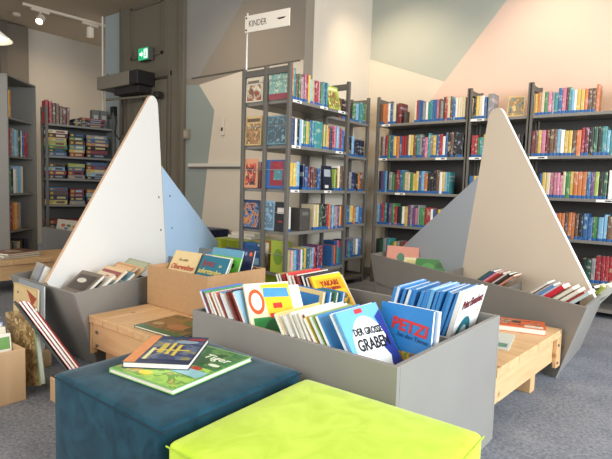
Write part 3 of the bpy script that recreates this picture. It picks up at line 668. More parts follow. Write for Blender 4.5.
# ------------------------------------------------------------------ front comic box
BX0, BX1, BY0, BY1, BH = -1.600, -.655, 1.298, 2.160, .54
t = thing('comic_browser_box', 'large grey floor box of comics in the foreground centre', 'book box', (BX0, BY0 + .016, 0), R(-1.6))
W_, D_ = BX1 - BX0, BY1 - BY0
MB().box((0, 0, 0), (W_, .018, BH), HULL).build('front_panel', t, bevel=.0015)
MB().box((0, D_ - .018, 0), (W_, D_, BH), HULL).build('rear_panel', t, bevel=.0015)
MB().box((0, .019, 0), (.018, D_ - .019, BH), HULL).build('side_panel', t, bevel=.0015)
MB().box((W_ - .018, .019, 0), (W_, D_ - .019, BH), HULL).build('side_panel', t, bevel=.0015)
MB().box((.019, .425, .39), (W_ - .019, .439, BH - .012), HULL).build('divider', t, bevel=.001)
MB().box((.48, .02, .39), (.494, .424, BH - .05), HULL).build('divider', t, bevel=.001); MB().box((.48, .44, .39), (.494, D_ - .02, BH - .06), HULL).build('divider', t, bevel=.001)
MB().box((.019, .019, .32), (W_ - .019, D_ - .019, .335), HULL).build('bin_floor', t)

def title(o, body, size, col, u, v, wd=1, **k):
    return text(body, size, mat(col, .4), o, (u, -.0022, v), name='cover_title', **k)
def plain(loc, ang, wd, h, base, label, lean, t=.009, group=None, name='comic_book', cat='comic', spine=None):
    """thin comic: only cover and pages; loc is the near bottom corner"""
    return facing(name, loc, ang, wd, h, base, None, label, lean=lean, t=t, cat=cat, group=group)
def comic_row(top0, top1, n, ang, lean, wd, h, cols, where, t=.010, sp_cols=('e8e4da', 'e8e4da', 'c9c3b5', 'efefe8', 'efefe8', '8a2f2f', 'dfe3ea')):
    """row of comics whose top-near corners run from top0 to top1 (world)"""
    th = R(lean); nrm = Vector((-math.sin(ang), math.cos(ang), 0))
    off = nrm * (math.sin(th) * h) + Vector((0, 0, math.cos(th) * h))
    for i in range(n):
        f = i / max(1, n - 1); p = Vector(top0).lerp(Vector(top1), f) - off
        dh = random.uniform(-.008, .004)
        c = cols[i % len(cols)]
        o = facing('comic_book', (p.x, p.y, p.z + dh), ang + R(random.uniform(-2, 2)), wd * random.uniform(.96, 1), h, c[0], [(c[2], rect(.0, .78, 1, 1))] if len(c) > 2 else None,
               '%s comic, %s from the left %s' % (c[1], ORD[i], where), lean=lean + random.uniform(-2, 2), t=t, cat='comic', group='comics ' + where)
        sp = MB().box((-.0012, .0002, h * .01), (-.0002, t - .0002, h * .99), mat(random.choice(sp_cols), .5)); sp.build('spine_print', o)
Wc = ('ece8de', 'white'); Bc = ('6b9fd0', 'light blue'); Oc = ('d8825a', 'orange'); Gc = ('5a9a6a', 'green'); Kc = ('2a2a2e', 'black'); Nc = ('7a4a3a', 'brown'); Rc = ('b8322e', 'red'); Yc = ('e8c860', 'yellow'); Sc = ('4c93cf', 'sky blue')
comic_row((-1.5671, 1.3260, 0.6235), (-1.3816, 1.3306, 0.6439), 11, R(88), 33, 0.2318, 0.2689, [('5b78c4', 'blue'), Gc, ('dfe3ea', 'pale grey'), Oc, Wc, ('c9786b', 'salmon'), Bc, Wc, Nc, Kc, ('8fb6cc', 'pale blue')], 'in the near left bin')
# big comic with orange roundel (generic art)
o = facing('comic_book', (-1.2286, 1.3028, 0.4473), R(66), 0.1901, 0.2689, 'efe6c8', [('2f8f4a', rect(.08, .0, .98, .48)), ('e6c92a', [(.42, .50), (.98, .45), (.98, .97), (.36, .97)]), ('1d5f38', 'e', .52, .25, .25, .2), ('e2572a', 'e', .21, .72, .17, .19), ('f0e6d0', 'e', .21, .72, .11, .13), ('4a90c8', [(.38, .78), (.95, .76), (.93, .9), (.40, .92)]), ('cf3a2a', rect(.55, .6, .75, .68)), ('cf3a2a', rect(.45, .46, .9, .53)), ('d8a23a', 'e', .9, .1, .1, .1)],
       'comic with orange roundel, yellow title panel and green scene, left of the white comics', lean=33, t=0.0111, cat='comic')
o = facing('comic_book', (-1.235, 1.375, 0.43), R(66), 0.19, 0.262, 'eef0ee', [('2c2c30', [(.6, .5), (.75, .62), (.65, .68)])], 'white comic with small black mark just behind the roundel comic', lean=33, t=0.0111, cat='comic')
comic_row((-1.1452, 1.3093, 0.6068), (-0.9783, 1.3260, 0.6327), 10, R(88), 33, 0.2504, 0.2689, [('e9cf82', 'pale yellow'), Wc, ('f3f1ea', 'bright white'), Wc, ('ece8dd', 'cream'), Wc, ('e6dfd0', 'beige'), Yc, ('9ab26a', 'pale green'), Sc], 'in the near right bin')
# white and blue comic with bold black title
o = facing('comic_book', (-0.7603, 1.3214, 0.4213), R(88), 0.2429, 0.2689, '68aee0', [('f3f4f2', 'e', .50, .46, .40, .42), ('2c3a8c', [(.80, .82), (.99, .90), (.99, .0), (.62, 0), (.80, .3), (.72, .42), (.88, .55)]), ('f3f4f2', [(.10, .0), (.62, .0), (.75, .2), (.3, .3)]), ('c8323a', rect(.40, .92, .58, .98))],
       'white and sky-blue comic titled DER GROSSE GRABEN', lean=33, t=0.0093, cat='comic')
title(o, 'DER GROSSE', 0.035, '15151a', 0.045, 0.178, sx=.80, bold=.0008, rot=(R(90), R(5), 0)); title(o, 'GRABEN', 0.056, '15151a', 0.038, 0.126, sx=.84, bold=.0012, rot=(R(90), R(4), 0))
o2 = facing('comic_book', (-0.7770, 1.3195, 0.4213), R(88), 0.2429, 0.2652, 'dfe9f2', None, 'pale comic directly behind the white and sky-blue GRABEN comic', lean=33, t=0.0093, cat='comic')
# PETZI comic facing the viewer
o = facing('comic_book', (-0.8948, 1.5756, 0.3746), R(-3), 0.2086, 0.2708, '2f7fc2', [('2f6fb0+8a6a34+c2963a+6d8a3a', rect(.3, .0, 1, .42)), ('e8e2d0', 'e', .84, .22, .08, .09)], 'blue comic with red curved title standing upright beside the GRABEN comic', lean=6, t=0.0204, cat='comic')
title(o, 'PETZI', 0.0575, 'cf2f2a', 0.0510, 0.1901, bold=.0018, sx=1.0, rot=(R(90), R(6), 0)); title(o, 'bei den Tieren', 0.0204, '12324f', 0.0788, 0.1651, rot=(R(90), R(6), 0))
facing('comic_book', (-0.8855, 1.6035, 0.3746), R(-3), 0.2086, 0.2671, 'eef2f4', None, 'white comic upright behind the blue comic with red title', lean=6, t=0.0148, cat='comic')
# comics facing the viewer in the far part of the left bin
for i, (dy, dx_, c, lab) in enumerate(((0, 0, 'e8d090', 'pale yellow-edged'), (.022, .02, '2f7fc8', 'bright blue'), (.044, .04, '4f7f5a', 'green'), (.066, .06, '3f7fb8', 'blue'))):
    facing('comic_book', (-1.48 + dx_, 1.735 + dy, .335), R(-6), .21, .268, c, [('2f80c4', rect(.04, .0, .9, .93))] if i < 2 else [(c, rect(.1, .1, .9, .9))], '%s comic facing front between the left bins, %s from the front' % (lab, ORD[i]), lean=10, t=0.0148, cat='comic', group='comics facing front between the left bins')
# far left bin
comic_row((-1.5764, 1.8035, 0.6401), (-1.3909, 1.8175, 0.6439), 11, R(88), 25, 0.2411, 0.2643, [('b8925a', 'tan'), ('9a7a4a', 'brown'), Rc, ('c23a3a', 'red'), Wc, Rc, ('e2dccf', 'white'), Kc, ('2c2c30', 'black'), ('9ccbe0', 'pale blue'), ('dfe8ee', 'white')], 'in the far left bin')
o = facing('comic_book', (-1.2194, 1.7896, 0.4241), R(84), 0.2086, 0.2735, 'f0bd26', [('e2a01f', rect(.08, .70, .95, .92)), ('f0bd26+e0a01f+5a6a2a+a8452a', rect(.06, .02, .94, .62)), ('3f7fa8', 'e', .58, .42, .08, .08), ('a8452a', 'e', .68, .28, .12, .12), ('6a3a1a', 'e', .82, .15, .12, .16), ('3a2a1a', 'e', .45, .1, .1, .07)], 'yellow comic with dark red title in the far left bin', lean=36, t=0.0111, cat='comic')
title(o, 'YAKARI', 0.0371, '9a2a1c', 0.0417, 0.2151, bold=.0012, sx=.95); title(o, 'BEI DEN BIBERN', 0.0204, '9a2a1c', 0.0223, 0.1929, bold=.0008, sx=.98)
facing('comic_book', (-1.247, 1.839, 0.416), R(84), 0.2086, 0.2596, 'd9cdb8', None, 'beige comic behind the yellow comic with dark red title', lean=36, t=0.0111, cat='comic')
# far right bin: blue series and white comic
comic_row((-0.9451, 1.8314, 0.6605), (-0.7118, 1.8731, 0.6624), 15, R(90), -15, 0.2429, 0.2643, [Sc, ('5a9cd4', 'blue'), Sc, ('7fbce4', 'light blue'), ('4a8cca', 'blue'), Sc], 'in the blue series at far right', t=0.0121, sp_cols=('3f86c6', '5b9fd6', '2f76b4', '6fb0dc', '4a90cc', 'dfe6ea'))
o = facing('comic_book', (-0.7515, 1.8731, 0.4055), R(88), 0.2429, 0.2661, 'f1f1ee', [('2a6f7a', 'e', .42, .22, .30, .36), ('cfe0e6', 'e', .42, .16, .17, .28), ('f1f1ee', rect(.0, .0, .1, .4)), ('e0b84a', 'e', .86, .62, .04, .025)], 'white comic with dark red gothic title and teal arch, facing right', lean=-14, t=0.0204, cat='comic')
title(o, 'Prinz Eisenherz', 0.050, '6e2028', 0.022, 0.195, bold=.0016, sx=.64, rot=(R(90), R(-4), 0), shear=.2)

# ------------------------------------------------------------------ benches
def bench(name, label, x0, x1, y0, y1, zt, planks, pdir, apron_side, legs, pm, th=.04):
    t = thing(name, label, 'bench', (x0, y0, 0)); Wd, Dd = x1 - x0, y1 - y0
    for i in range(planks):
        if pdir == 'y':
            a = Wd / planks * i; b = Wd / planks * (i + 1) - .003
            MB().box((a, 0, zt - th), (b, Dd, zt), pm).build('plank', t, bevel=.003)
        else:
            a = Dd / planks * i; b = Dd / planks * (i + 1) - .003
            MB().box((0, a, zt - th), (Wd, b, zt), pm).build('plank', t, bevel=.003)
    for (ax0, ay0, ax1, ay1) in apron_side: MB().box((ax0, ay0, zt - th - .14), (ax1, ay1, zt - th - .001), WOOD_X if (ax1 - ax0) > (ay1 - ay0) else WOOD_Y).build('apron', t, bevel=.003)
    for lx, ly in legs: MB().box((lx, ly, 0), (lx + .094, ly + .07, zt - th - .002), WOOD_Z).build('leg', t, bevel=.003)
    return t
bl = bench('pine_bench', 'pale pine bench between the white-sail trolley and the comic box', -2.606, -1.900, 1.418, 2.520, .315, 5, 'y', [(.02, .012, .69, .042), (.03, .97, .68, 1.0)], [(.10, .043), (.54, .043), (.10, .89), (.54, .89)], WOOD_Y)
BOLT = mat('8f8f8c', .3, metal=.8)
for z in (.155, .23): MB().tube([(.07, .013, z), (.07, .004, z)], .009, BOLT, 10).build('bolt', bl)
MB().box((-.0, .006, .10), (.0195, .042, .274), WOOD_Z).build('corner_batten', bl, bevel=.002)
br = bench('pine_bench', 'pale pine bench between the comic box and the cream-sail trolley', -1.225, -.632, 2.215, 3.140, .30, 7, 'x', [(.54, .0, .57, .93), (.0, .0, .03, .93)], [(.446, .61), (.15, .03), (.05, .61)], WOOD_X)
br.rotation_euler = (0, 0, R(-4.3))
MB().box((.571, .85, .09), (.592, .925, .2595), WOOD_Z).build('corner_batten', br, bevel=.002)
for z in (.12, .22): MB().tube([(.592, .865, z), (.598, .865, z)], .008, BOLT, 10).build('bolt', br)
bb = bench('pine_bench', 'long pine bench in front of the panel-sided bookcase at the left', -5.460, -4.910, 1.250, 2.850, .30, 9, 'x', [(.49, .0, .53, 1.6), (.02, .0, .05, 1.6)], [(.39, .08), (.39, 1.4), (.06, .08), (.06, 1.4)], WOOD_X)

# ------------------------------------------------------------------ ottomans
def ottoman(name, label, x0, y0, x1, y1, h, m, seam, rz=0):
    t = thing(name, label, 'ottoman', ((x0 + x1) / 2, (y0 + y1) / 2, 0), R(rz)); a = (x1 - x0) / 2; b = (y1 - y0) / 2
    mb = MB(); n = 10; V = {}
    for i in range(n + 1):
        for j in range(n + 1):
            u, v = i / n * 2 - 1, j / n * 2 - 1
            V[i, j] = mb.bm.verts.new((u * a, v * b, h - .012 + .012 * (1 - u ** 4) * (1 - v ** 4) + random.uniform(0, .001)))
    for i in range(n):
        for j in range(n): mb.bm.faces.new([V[i, j], V[i + 1, j], V[i + 1, j + 1], V[i, j + 1]])
    rim = [V[i, 0] for i in range(n)] + [V[n, j] for j in range(n)] + [V[n - i, n] for i in range(n)] + [V[0, n - j] for j in range(n)]
    low = [mb.bm.verts.new((v.co.x, v.co.y, .03)) for v in rim]
    for i in range(len(rim)): mb.bm.faces.new([rim[i], low[i], low[(i + 1) % len(rim)], rim[(i + 1) % len(rim)]])
    mb.bm.faces.new(low[::-1]); mb._set(0, m)
    c = mb.build('upholstery', t, bevel=.016, seg=3, smooth=True)
    c.modifiers['bevel'].angle_limit = R(50)
    s = MB(); q = [(-a + .004, -b - .001), (a - .004, -b - .001), (a + .001, -b + .004), (a + .001, b - .004), (-a + .004, b + .001), (-a - .001, -b + .004)]
    ps = [(-a + .006, -b + .006, h - .030), (a - .006, -b + .006, h - .030), (a - .006, b - .006, h - .030), (-a + .006, b - .006, h - .030), (-a + .006, -b + .006, h - .030)]
    MB().tube([(-a, -b - .0005, h - .022), (a, -b - .0005, h - .022)], .0022, seam).build('seam_piping', t)
    MB().tube([(a + .0005, -b, h - .022), (a + .0005, b, h - .022)], .0022, seam).build('seam_piping', t)
    for fx, fy in ((-1, -1), (1, -1), (1, 1), (-1, 1)): MB().tube([(fx * (a - .06), fy * (b - .06), 0), (fx * (a - .06), fy * (b - .06), .03)], .02, mat('1e1e1e', .5)).build('foot', t)
    return t
ottoman('cube_ottoman', 'dark teal velvet cube ottoman with two picture books on top', -1.505, .705, -.966, 1.235, .48, velvet('teal_velvet', '143644', '1f4858'), mat('16303c', .8))
ottoman('cube_ottoman', 'lime yellow-green velvet cube ottoman in the foreground', -.915, .682, -.372, 1.205, .48, velvet('lime_velvet', 'b4d03a', 'c4de4c'), mat('a8c43a', .8), rz=1)
ottoman('cube_ottoman', 'olive lime cube ottoman against the wall beside the double-sided bookcase', -4.06, 3.585, -3.32, 4.015, .50, velvet('olive_velvet', '8d9a2c', 'a0ad38'), mat('7d8a2c', .8))
ottoman('cube_ottoman', 'dark navy cube ottoman against the wall behind the light blue jib', -4.85, 3.42, -4.24, 4.0, .56, velvet('navy_velvet', '1c2038', '262b48'), mat('15182b', .8))

# ------------------------------------------------------------------ lying books
def lying(name, loc, rz, wd, h, base, shapes, label, t=.014, roll=0, cat='picture book'):
    """book on its back: width x, height y; cover up"""
    o = thing(name, label, cat, loc, rz)
    bc = mat(base, .3, .04, 30)
    MB().box((0, 0, 0), (wd, h, .002), bc).box((0, 0, t - .002), (wd, h, t), bc).box((0, 0, 0), (.002, h, t), bc).build('cover', o, bevel=.0006)
    MB().box((.002, .003, .002), (wd - .004, h - .003, t - .002), PAGES).build('page_block', o)
    mb = MB()
    for k, s in enumerate(shapes):
        z = t + .0004 + .0002 * k; m = pic_mat(s[0]) if '+' in s[0] else mat(s[0], .3, .1, 50)
        if s[1] == 'e':
            cx, cy, rx, ry = s[2:]; n = 20
            mb.poly([((cx + rx * math.cos(2 * math.pi * i / n)) * wd, (cy + ry * math.sin(2 * math.pi * i / n)) * h, z) for i in range(n)], m)
        else: mb.poly([(u * wd, v * h, z) for u, v in s[1]], m)
    mb.build('cover_picture', o)
    return o
o = lying('picture_book', (-1.355, .80, .482), R(5), .275, .335, '7fb86a', [('3d7a45+2f6a3c+5a8a4a+27522f', rect(.02, .5, .98, .98)), ('8fc05a+a4cf5e+6fa04a+c2b05a', rect(.02, .02, .98, .5)), ('c2a05a', 'e', .2, .15, .12, .06), ('2f5a34', 'e', .5, .62, .25, .12), ('e8d23a', 'e', .42, .12, .09, .05), ('b8402a', 'e', .75, .45, .08, .05), ('dfe8d0', 'e', .85, .6, .08, .03), ('8fc0c8', rect(.55, .28, .98, .42)), ('274a2c', 'e', .15, .82, .12, .1), ('9a5a2a', 'e', .55, .35, .1, .04)],
          'green jungle picture book lying flat on the teal ottoman, beneath the dark blue one', t=.014)
text('Tiger', .05, mat('e8eed8', .4), o, (.15, .235, .0165), rot=(0, 0, 0), name='cover_title')
o = lying('picture_book', (-1.325, .825, .4975), R(36), .20, .27, '2a3350', [('d98a4a', rect(.0, .0, .18, 1)), ('2a3350+3c4668+5a6a86+8a8458', rect(.2, .12, .98, .85)), ('c9b24a', rect(.35, .35, .45, .7)), ('d8c050', rect(.5, .3, .56, .72)), ('d8c050', rect(.3, .42, .85, .46)), ('d8c050', rect(.62, .25, .68, .65)), ('8fa0b0', 'e', .7, .75, .2, .06), ('9a2a30', rect(.7, .82, .98, .9)), ('e0d8a0', rect(.24, .1, .30, .5))],
          'dark blue picture book with gold letters and orange spine, topmost on the teal ottoman', t=.018)
lying('picture_book', (-2.22, 1.45, .316), R(3), 0.33, 0.28, '2f5f3c', [('6b5a38+8a6a40+5a5a34+a8744a', rect(.0, .14, 1, 1)), ('2f6a3c', rect(.0, .0, 1, .14)), ('8a6a40', 'e', .3, .6, .25, .2), ('5a6a3a', 'e', .65, .75, .2, .15), ('a8744a', 'e', .6, .4, .2, .15), ('3a4a2a', 'e', .85, .5, .1, .2), ('b99a6a', 'e', .2, .35, .1, .1)], 'green and brown picture book lying on the pine bench before the wooden box', t=.012)
lying('hardcover_book', (-.86, 2.80, .301), R(16), 0.27, 0.19, 'd9602c', [('c9c4b8+8a6a50+d9602c+3a332c', rect(.15, .25, .9, .9)), ('3a332c', 'e', .45, .6, .1, .15), ('e8d8c0', rect(.6, .05, .95, .3))], 'orange hardcover book lying at the far end of the right pine bench', t=.03)
lying('picture_book', (-.93, 2.42, .301), R(10), 0.26, 0.28, 'cfd6cc', [('b83a3a', 'e', .5, .7, .2, .1), ('5a8a7a', rect(.05, .05, .95, .3))], 'pale picture book lying on the right pine bench beside the comic box', t=.01)

# ------------------------------------------------------------------ wooden box on left bench with picture books
t = thing('wooden_book_box', 'tan fibreboard box of picture books standing on the left pine bench', 'box', (-2.475, 1.69, .3615))
# rests on bench: keep clear of the boat
t.location = (-2.62, 1.80, .3162)
bwid, bdep, bh = .55, .46, .235
MB().box((0, 0, 0), (bwid, .014, bh), MDF).build('front_panel', t, bevel=.0015); MB().box((0, bdep - .014, 0), (bwid, bdep, bh), MDF).build('rear_panel', t, bevel=.0015)
MB().box((0, .0145, 0), (.014, bdep - .0145, bh), MDF).build('side_panel', t, bevel=.0015); MB().box((bwid - .014, .0145, 0), (bwid, bdep - .0145, bh), MDF).build('side_panel', t, bevel=.0015)
MB().box((.0145, .0145, 0), (bwid - .0145, bdep - .0145, .012), MDF).build('box_floor', t)
o = facing('picture_book', (-2.5815, 1.8315, 0.36), R(2), 0.2391, 0.3152, 'dcc592', [('cdb07a', rect(.04, .0, .96, .25)), ('2f5a34', [(.02, .28), (.5, .36), (.98, .26), (.98, .22), (.5, .3), (.02, .22)])], 'cream picture book with red script title in the tan box', lean=30, t=0.0152)
title(o, 'Oberwelten', 0.0489, 'b8442f', 0.0163, 0.195, sx=.85, shear=.3, bold=.0006); title(o, 'Die wilde', 0.0239, '7a6a4a', 0.0652, 0.250, sx=.9)
o = facing('picture_book', (-2.335, 1.845, 0.365), R(-2), 0.2554, 0.2989, '1f6f86', [('1a6078', rect(.0, .0, 1, .3)), ('2a3a30', rect(.0, .0, .06, 1))], 'teal picture book titled auferstanden in yellow letters in the tan box', lean=27, t=0.0174)
title(o, 'Jesus', 0.0543, '8f3f4a', 0.0380, 0.238, bold=.0012); title(o, 'ist', 0.0283, 'd9d5b0', 0.1848, 0.238); title(o, 'auferstanden', 0.0435, 'd9c765', 0.0239, 0.190, bold=.0008, sx=.90)
for loc, a_, wd, h, c, sh, lab, ln in (
    ((-2.5543, 1.9239, 0.3435), 4, 0.2283, 0.2989, 'c9604a', [('e0b090', rect(.1, .1, .9, .8))], 'salmon-edged picture book behind the cream one in the tan box', 24),
    ((-2.4130, 1.9565, 0.3435), 0, 0.2391, 0.2989, 'e3dccb', [('e8b82a', rect(.3, .55, .7, .95)), ('b8402a', rect(.05, .6, .28, .9))], 'white picture book with yellow patch behind the teal one in the tan box', 24),
    ((-2.4457, 2.0652, 0.3435), 3, 0.2609, 0.3261, '5f9ab5', [('3a6a8a', 'e', .3, .8, .12, .06), ('9fc4d0', 'e', .7, .7, .1, .06)], 'pale blue patterned picture book at the back of the tan box', 20),
    ((-2.36, 2.11, 0.345), 2, 0.2509, 0.3261, '252a4f', [('d8662f', 'e', .25, .92, .05, .04), ('c9c0b0', 'e', .42, .92, .04, .04), ('c9502f', 'e', .58, .92, .05, .04), ('7a8ab0', 'e', .74, .92, .04, .04), ('d8622f', 'e', .9, .92, .05, .04)], 'navy picture book with row of coloured dots, rearmost in the tan box', 16),
    ((-2.375, 2.00, 0.345), 2, 0.2446, 0.2935, '5fae3c', [('4a9a2c', rect(.05, .1, .95, .6)), ('16301a', rect(.2, .78, .82, .86))], 'bright green picture book beside the teal one in the tan box', 22),
    ((-2.325, 1.92, 0.345), 2, 0.19, 0.2554, 'e6e2c8', [('2f7a3c', rect(.0, .3, .25, .95)), ('3a6fb8', rect(.4, .3, .75, .92)), ('c84a3a', rect(.38, .3, .42, .92))], 'cream picture book with green and blue pictures at the right of the tan box', 20)):
    facing('picture_book', loc, R(a_), wd, h, c, sh, lab, lean=ln, t=0.0130)
# ------------------------------------------------------------------ books inside the boats
def bin_books(specs):
    for loc, a_, wd, h, c, sh, lab, ln, tt in specs: facing('picture_book', loc, R(a_), wd, h, c, sh, lab, lean=ln, t=tt)
bin_books([
    ((-2.9714, 1.4392, 0.3925), 0, 0.24, 0.1780, '6f6254', [('3a2c24', rect(.1, .2, .9, .85)), ('c9c2b4', 'e', .4, .6, .2, .1)], 'dark photo-covered book nearest the stern in the white-sail trolley', 52, .02),
    ((-2.9495, 1.4828, 0.3761), 0, 0.2291, 0.1780, 'c9c2b4', [('4a4038', rect(.15, .3, .85, .75))], 'grey-edged book second from the stern in the white-sail trolley', 52, .018),
    ((-2.9970, 1.5642, 0.3870), -4, 0.1964, 0.1706, 'd8c4a4', [('b83a2c', 'e', .7, .7, .2, .2)], 'cream book with red spot in the white-sail trolley', 55, .02),
    ((-3.0169, 1.6164, 0.3946), -3, 0.2509, 0.1854, 'd9b98c', [('8a3a34', rect(.05, .6, .95, .85)), ('5f8796', rect(.0, .0, 1, .5))], 'tan and red book leaning in the middle bin of the white-sail trolley', 52, .016),
    ((-2.9950, 1.6546, 0.3782), -3, 0.2509, 0.1854, '5f8796', [('c9d6dc', rect(.1, .2, .9, .6))], 'blue book leaning in the middle bin of the white-sail trolley', 52, .02),
    ((-3.1221, 1.7543, 0.3977), -6, 0.2727, 0.1854, 'c08a4f', [('d8ac78', rect(.1, .2, .9, .9))], 'orange-brown book before the divider of the white-sail trolley', 54, .016),
    ((-3.1112, 1.7979, 0.3868), -6, 0.2727, 0.1854, 'd9b074', [('c99a5a', rect(.1, .3, .9, .9))], 'pale tan book before the divider of the white-sail trolley', 54, .014),
    ((-3.1327, 1.8398, 0.3989), -6, 0.2945, 0.2003, '8f9478', [('a9ad8c', rect(.05, .1, .95, .95))], 'grey-green book just before the divider of the white-sail trolley', 52, .012),
    ((-3.0873, 2.3331, 0.3353), 0, 0.2182, 0.2269, '1f2c58', [('5a6a9a', rect(.1, .8, .9, .9))], 'navy book by the mast of the white-sail trolley', 48, .035),
    ((-3.0545, 2.4858, 0.3680), 0, 0.2836, 0.2269, '3f8096', [('8fb8c4', rect(.1, .5, .9, .9))], 'teal book beside the tan box in the white-sail trolley', 48, .012),
    ((-3.0327, 2.4280, 0.3541), 0, 0.2618, 0.2094, 'd8cfbe', [('b8a890', rect(.1, .5, .9, .9))], 'cream book beside the tan box in the white-sail trolley', 48, .016)])
o = facing('hardcover_book', (-3.30, 1.375, .345), R(-12), .20, .20, '8f8878', [('7d7d74', rect(.06, .1, .94, .9)), ('3d4f96', rect(.84, .0, 1, 1))], 'thick pale grey book with blue back at the far stern corner of the white-sail trolley', lean=22, t=.04)
# right boat, near side bins
RB = [(.10, .27, 'b8c4c0', 'grey-green book at the stern corner of the cream-sail trolley', .25, 40, .02), (.14, .24, 'a83a32', 'dark red book near the stern of the cream-sail trolley', .25, 38, .014), (.18, .27, 'e3ddcf', 'white-edged book near the stern of the cream-sail trolley', .25, 42, .022),
      (.23, .24, 'd9d4c4', 'cream book third from the stern of the cream-sail trolley', .24, 40, .02), (.31, .24, 'c8283a', 'bright red book in the stern bin of the cream-sail trolley', .18, 55, .03), (.36, .28, 'c9d8ea', 'pale blue book in the stern bin of the cream-sail trolley', .22, 50, .022), (.40, .26, '5f8fc4', 'blue-backed book in the stern bin of the cream-sail trolley', .23, 50, .018), (.46, .24, 'ddd5c8', 'white book beside the first divider of the cream-sail trolley', .21, 60, .012),
      (.62, .22, 'c98a70', 'salmon book in the middle bin of the cream-sail trolley', .20, 55, .012), (.68, .27, '3a3a3c', 'black-edged book in the middle bin of the cream-sail trolley', .25, 38, .014), (.72, .27, 'e0e0dc', 'white-edged book in the middle bin of the cream-sail trolley', .25, 40, .012), (.76, .25, '7a2f2f', 'maroon book in the middle bin of the cream-sail trolley', .24, 42, .02), (.81, .25, 'c8452f', 'orange-red book in the middle bin of the cream-sail trolley', .235, 42, .016), (.85, .25, 'd98fa0', 'pink book in the middle bin of the cream-sail trolley', .23, 44, .02), (.89, .25, '3f5a7a', 'dark blue book in the middle bin of the cream-sail trolley', .235, 44, .016), (.93, .26, '4a6a5a', 'dark green book in the middle bin of the cream-sail trolley', .24, 46, .014)]
for s, off, c, lab, h, ln, tt in RB:
    s = .055 + (s - .10) * .78 if s < .5 else .60 + (s - .62) * .66
    x = -.455 + s * math.cos(BR); yg = 3.052 + (-.446 - x) * .522
    ln = -50; zt = .50 + random.uniform(0, .02)
    facing('picture_book', (x - .10, yg + .075, zt - .2 * math.cos(R(50))), R(86), .15, .2, c, [('e8e4da', rect(.1, .6, .9, .8))], lab, lean=ln, t=tt)
for loc, a_, wd, h, c, sh, lab, ln, tt in [
    ((-2.3127, 4.1891, 0.2700), 12, 0.3055, 0.2618, 'd9907a', [('3f7a5a', 'e', .45, .6, .12, .16), ('c9705a', rect(.0, .0, 1, .15))], 'salmon-pink picture book standing at the bow of the cream-sail trolley', 12, .012),
    ((-2.1818, 4.1455, 0.2427), 14, 0.2836, 0.2618, '8fb8d8', [('a9cbe4', rect(.1, .1, .9, .9))], 'sky blue picture book at the bow of the cream-sail trolley', 35, .012),
    ((-2.0727, 4.0582, 0.2318), 20, 0.2836, 0.2727, 'e3e0b8', [('d9d49a', rect(.1, .3, .9, .9))], 'pale yellow picture book in the bow bin of the cream-sail trolley', 42, .014),
    ((-1.9200, 3.9491, 0.2318), 14, 0.2836, 0.2836, '2f7a42', [('4f9a52', 'e', .4, .7, .2, .15), ('dfe8dc', 'e', .6, .3, .3, .12), ('1f5a32', 'e', .75, .8, .12, .1)], 'dark green patterned picture book in the bow bin of the cream-sail trolley', 38, .014)]:
    facing('picture_book', loc, R(a_), wd, h, c, sh, lab, lean=ln, t=tt)
for i, (x, y, c, lab) in enumerate(((-.545, 3.65, '26262a', 'black book rising behind the cream sail at the stern'), (-.51, 3.73, 'a9b04a', 'olive yellow book behind the cream sail at the stern'), (-.48, 3.76, 'c9c6b8', 'pale book behind the cream sail at the stern corner'))):
    facing('picture_book', (x - .07, y - .18, .30), R(80), .2, .25, c, [('8a8a80', rect(.2, .4, .8, .6))], lab, lean=-38, t=.022)

# ------------------------------------------------------------------ wooden crate and leaning picture books, lower left
cx, cy = -2.47, 1.03
t = thing('book_crate', 'small plywood crate of picture books on the floor at the left edge', 'crate', (cx - .33, cy - .42, 0))
MB().box((.316, 0, 0), (.33, .42, .25), PLY).build('front_panel', t, bevel=.002); MB().box((0, 0, 0), (.014, .42, .25), PLY).build('rear_panel', t, bevel=.002)
MB().box((.0145, .406, 0), (.3155, .42, .25), PLY).build('side_panel', t, bevel=.002); MB().box((.0145, 0, 0), (.3155, .014, .25), PLY).build('side_panel', t, bevel=.002); MB().box((.0145, .0145, 0), (.3155, .4055, .012), PLY).build('crate_floor', t)
for loc, a_, wd, h, c, sh, lab, ln, tt in [
    ((-2.54, .71, .02), 88, .30, .29, 'e6dfd0', [('6a9a4a', rect(.6, .75, .98, .95)), ('4a4440', 'e', .5, .85, .06, .05)], 'white and green picture book at the front of the plywood crate', 12, .03),
    ((-2.58, .685, .02), 88, .32, .315, 'd9ceb8', [('5a5048', 'e', .7, .9, .05, .04)], 'cream picture book with small motif in the plywood crate', 12, .02),
    ((-2.62, .675, .02), 88, .335, .33, '7a86b0', [('d8cdb4', rect(.02, .02, .98, .98))], 'beige picture book with blue back in the plywood crate', 12, .018),
    ((-2.66, .71, .02), 88, .27, .39, 'c9c6be', [('2c3a48', rect(.1, .45, .85, .9)), ('7aa0b0', 'e', .5, .7, .2, .1)], 'grey picture book with dark picture at the back of the plywood crate', 14, .016)]:
    facing('picture_book', loc, R(a_), wd, h, c, sh, lab, lean=ln, t=tt)
# tall tan book leaning beside the crate
o = facing('picture_book', (-2.672, 1.052, .003), R(10), .225, .375, '7a9a6a', [('b79c70+9c8256+7a5f38+c4ab80', rect(.0, .0, .96, 1))], 'large tan patterned picture book with green edge standing behind the plywood crate', lean=3, t=.026, roll_=-13)
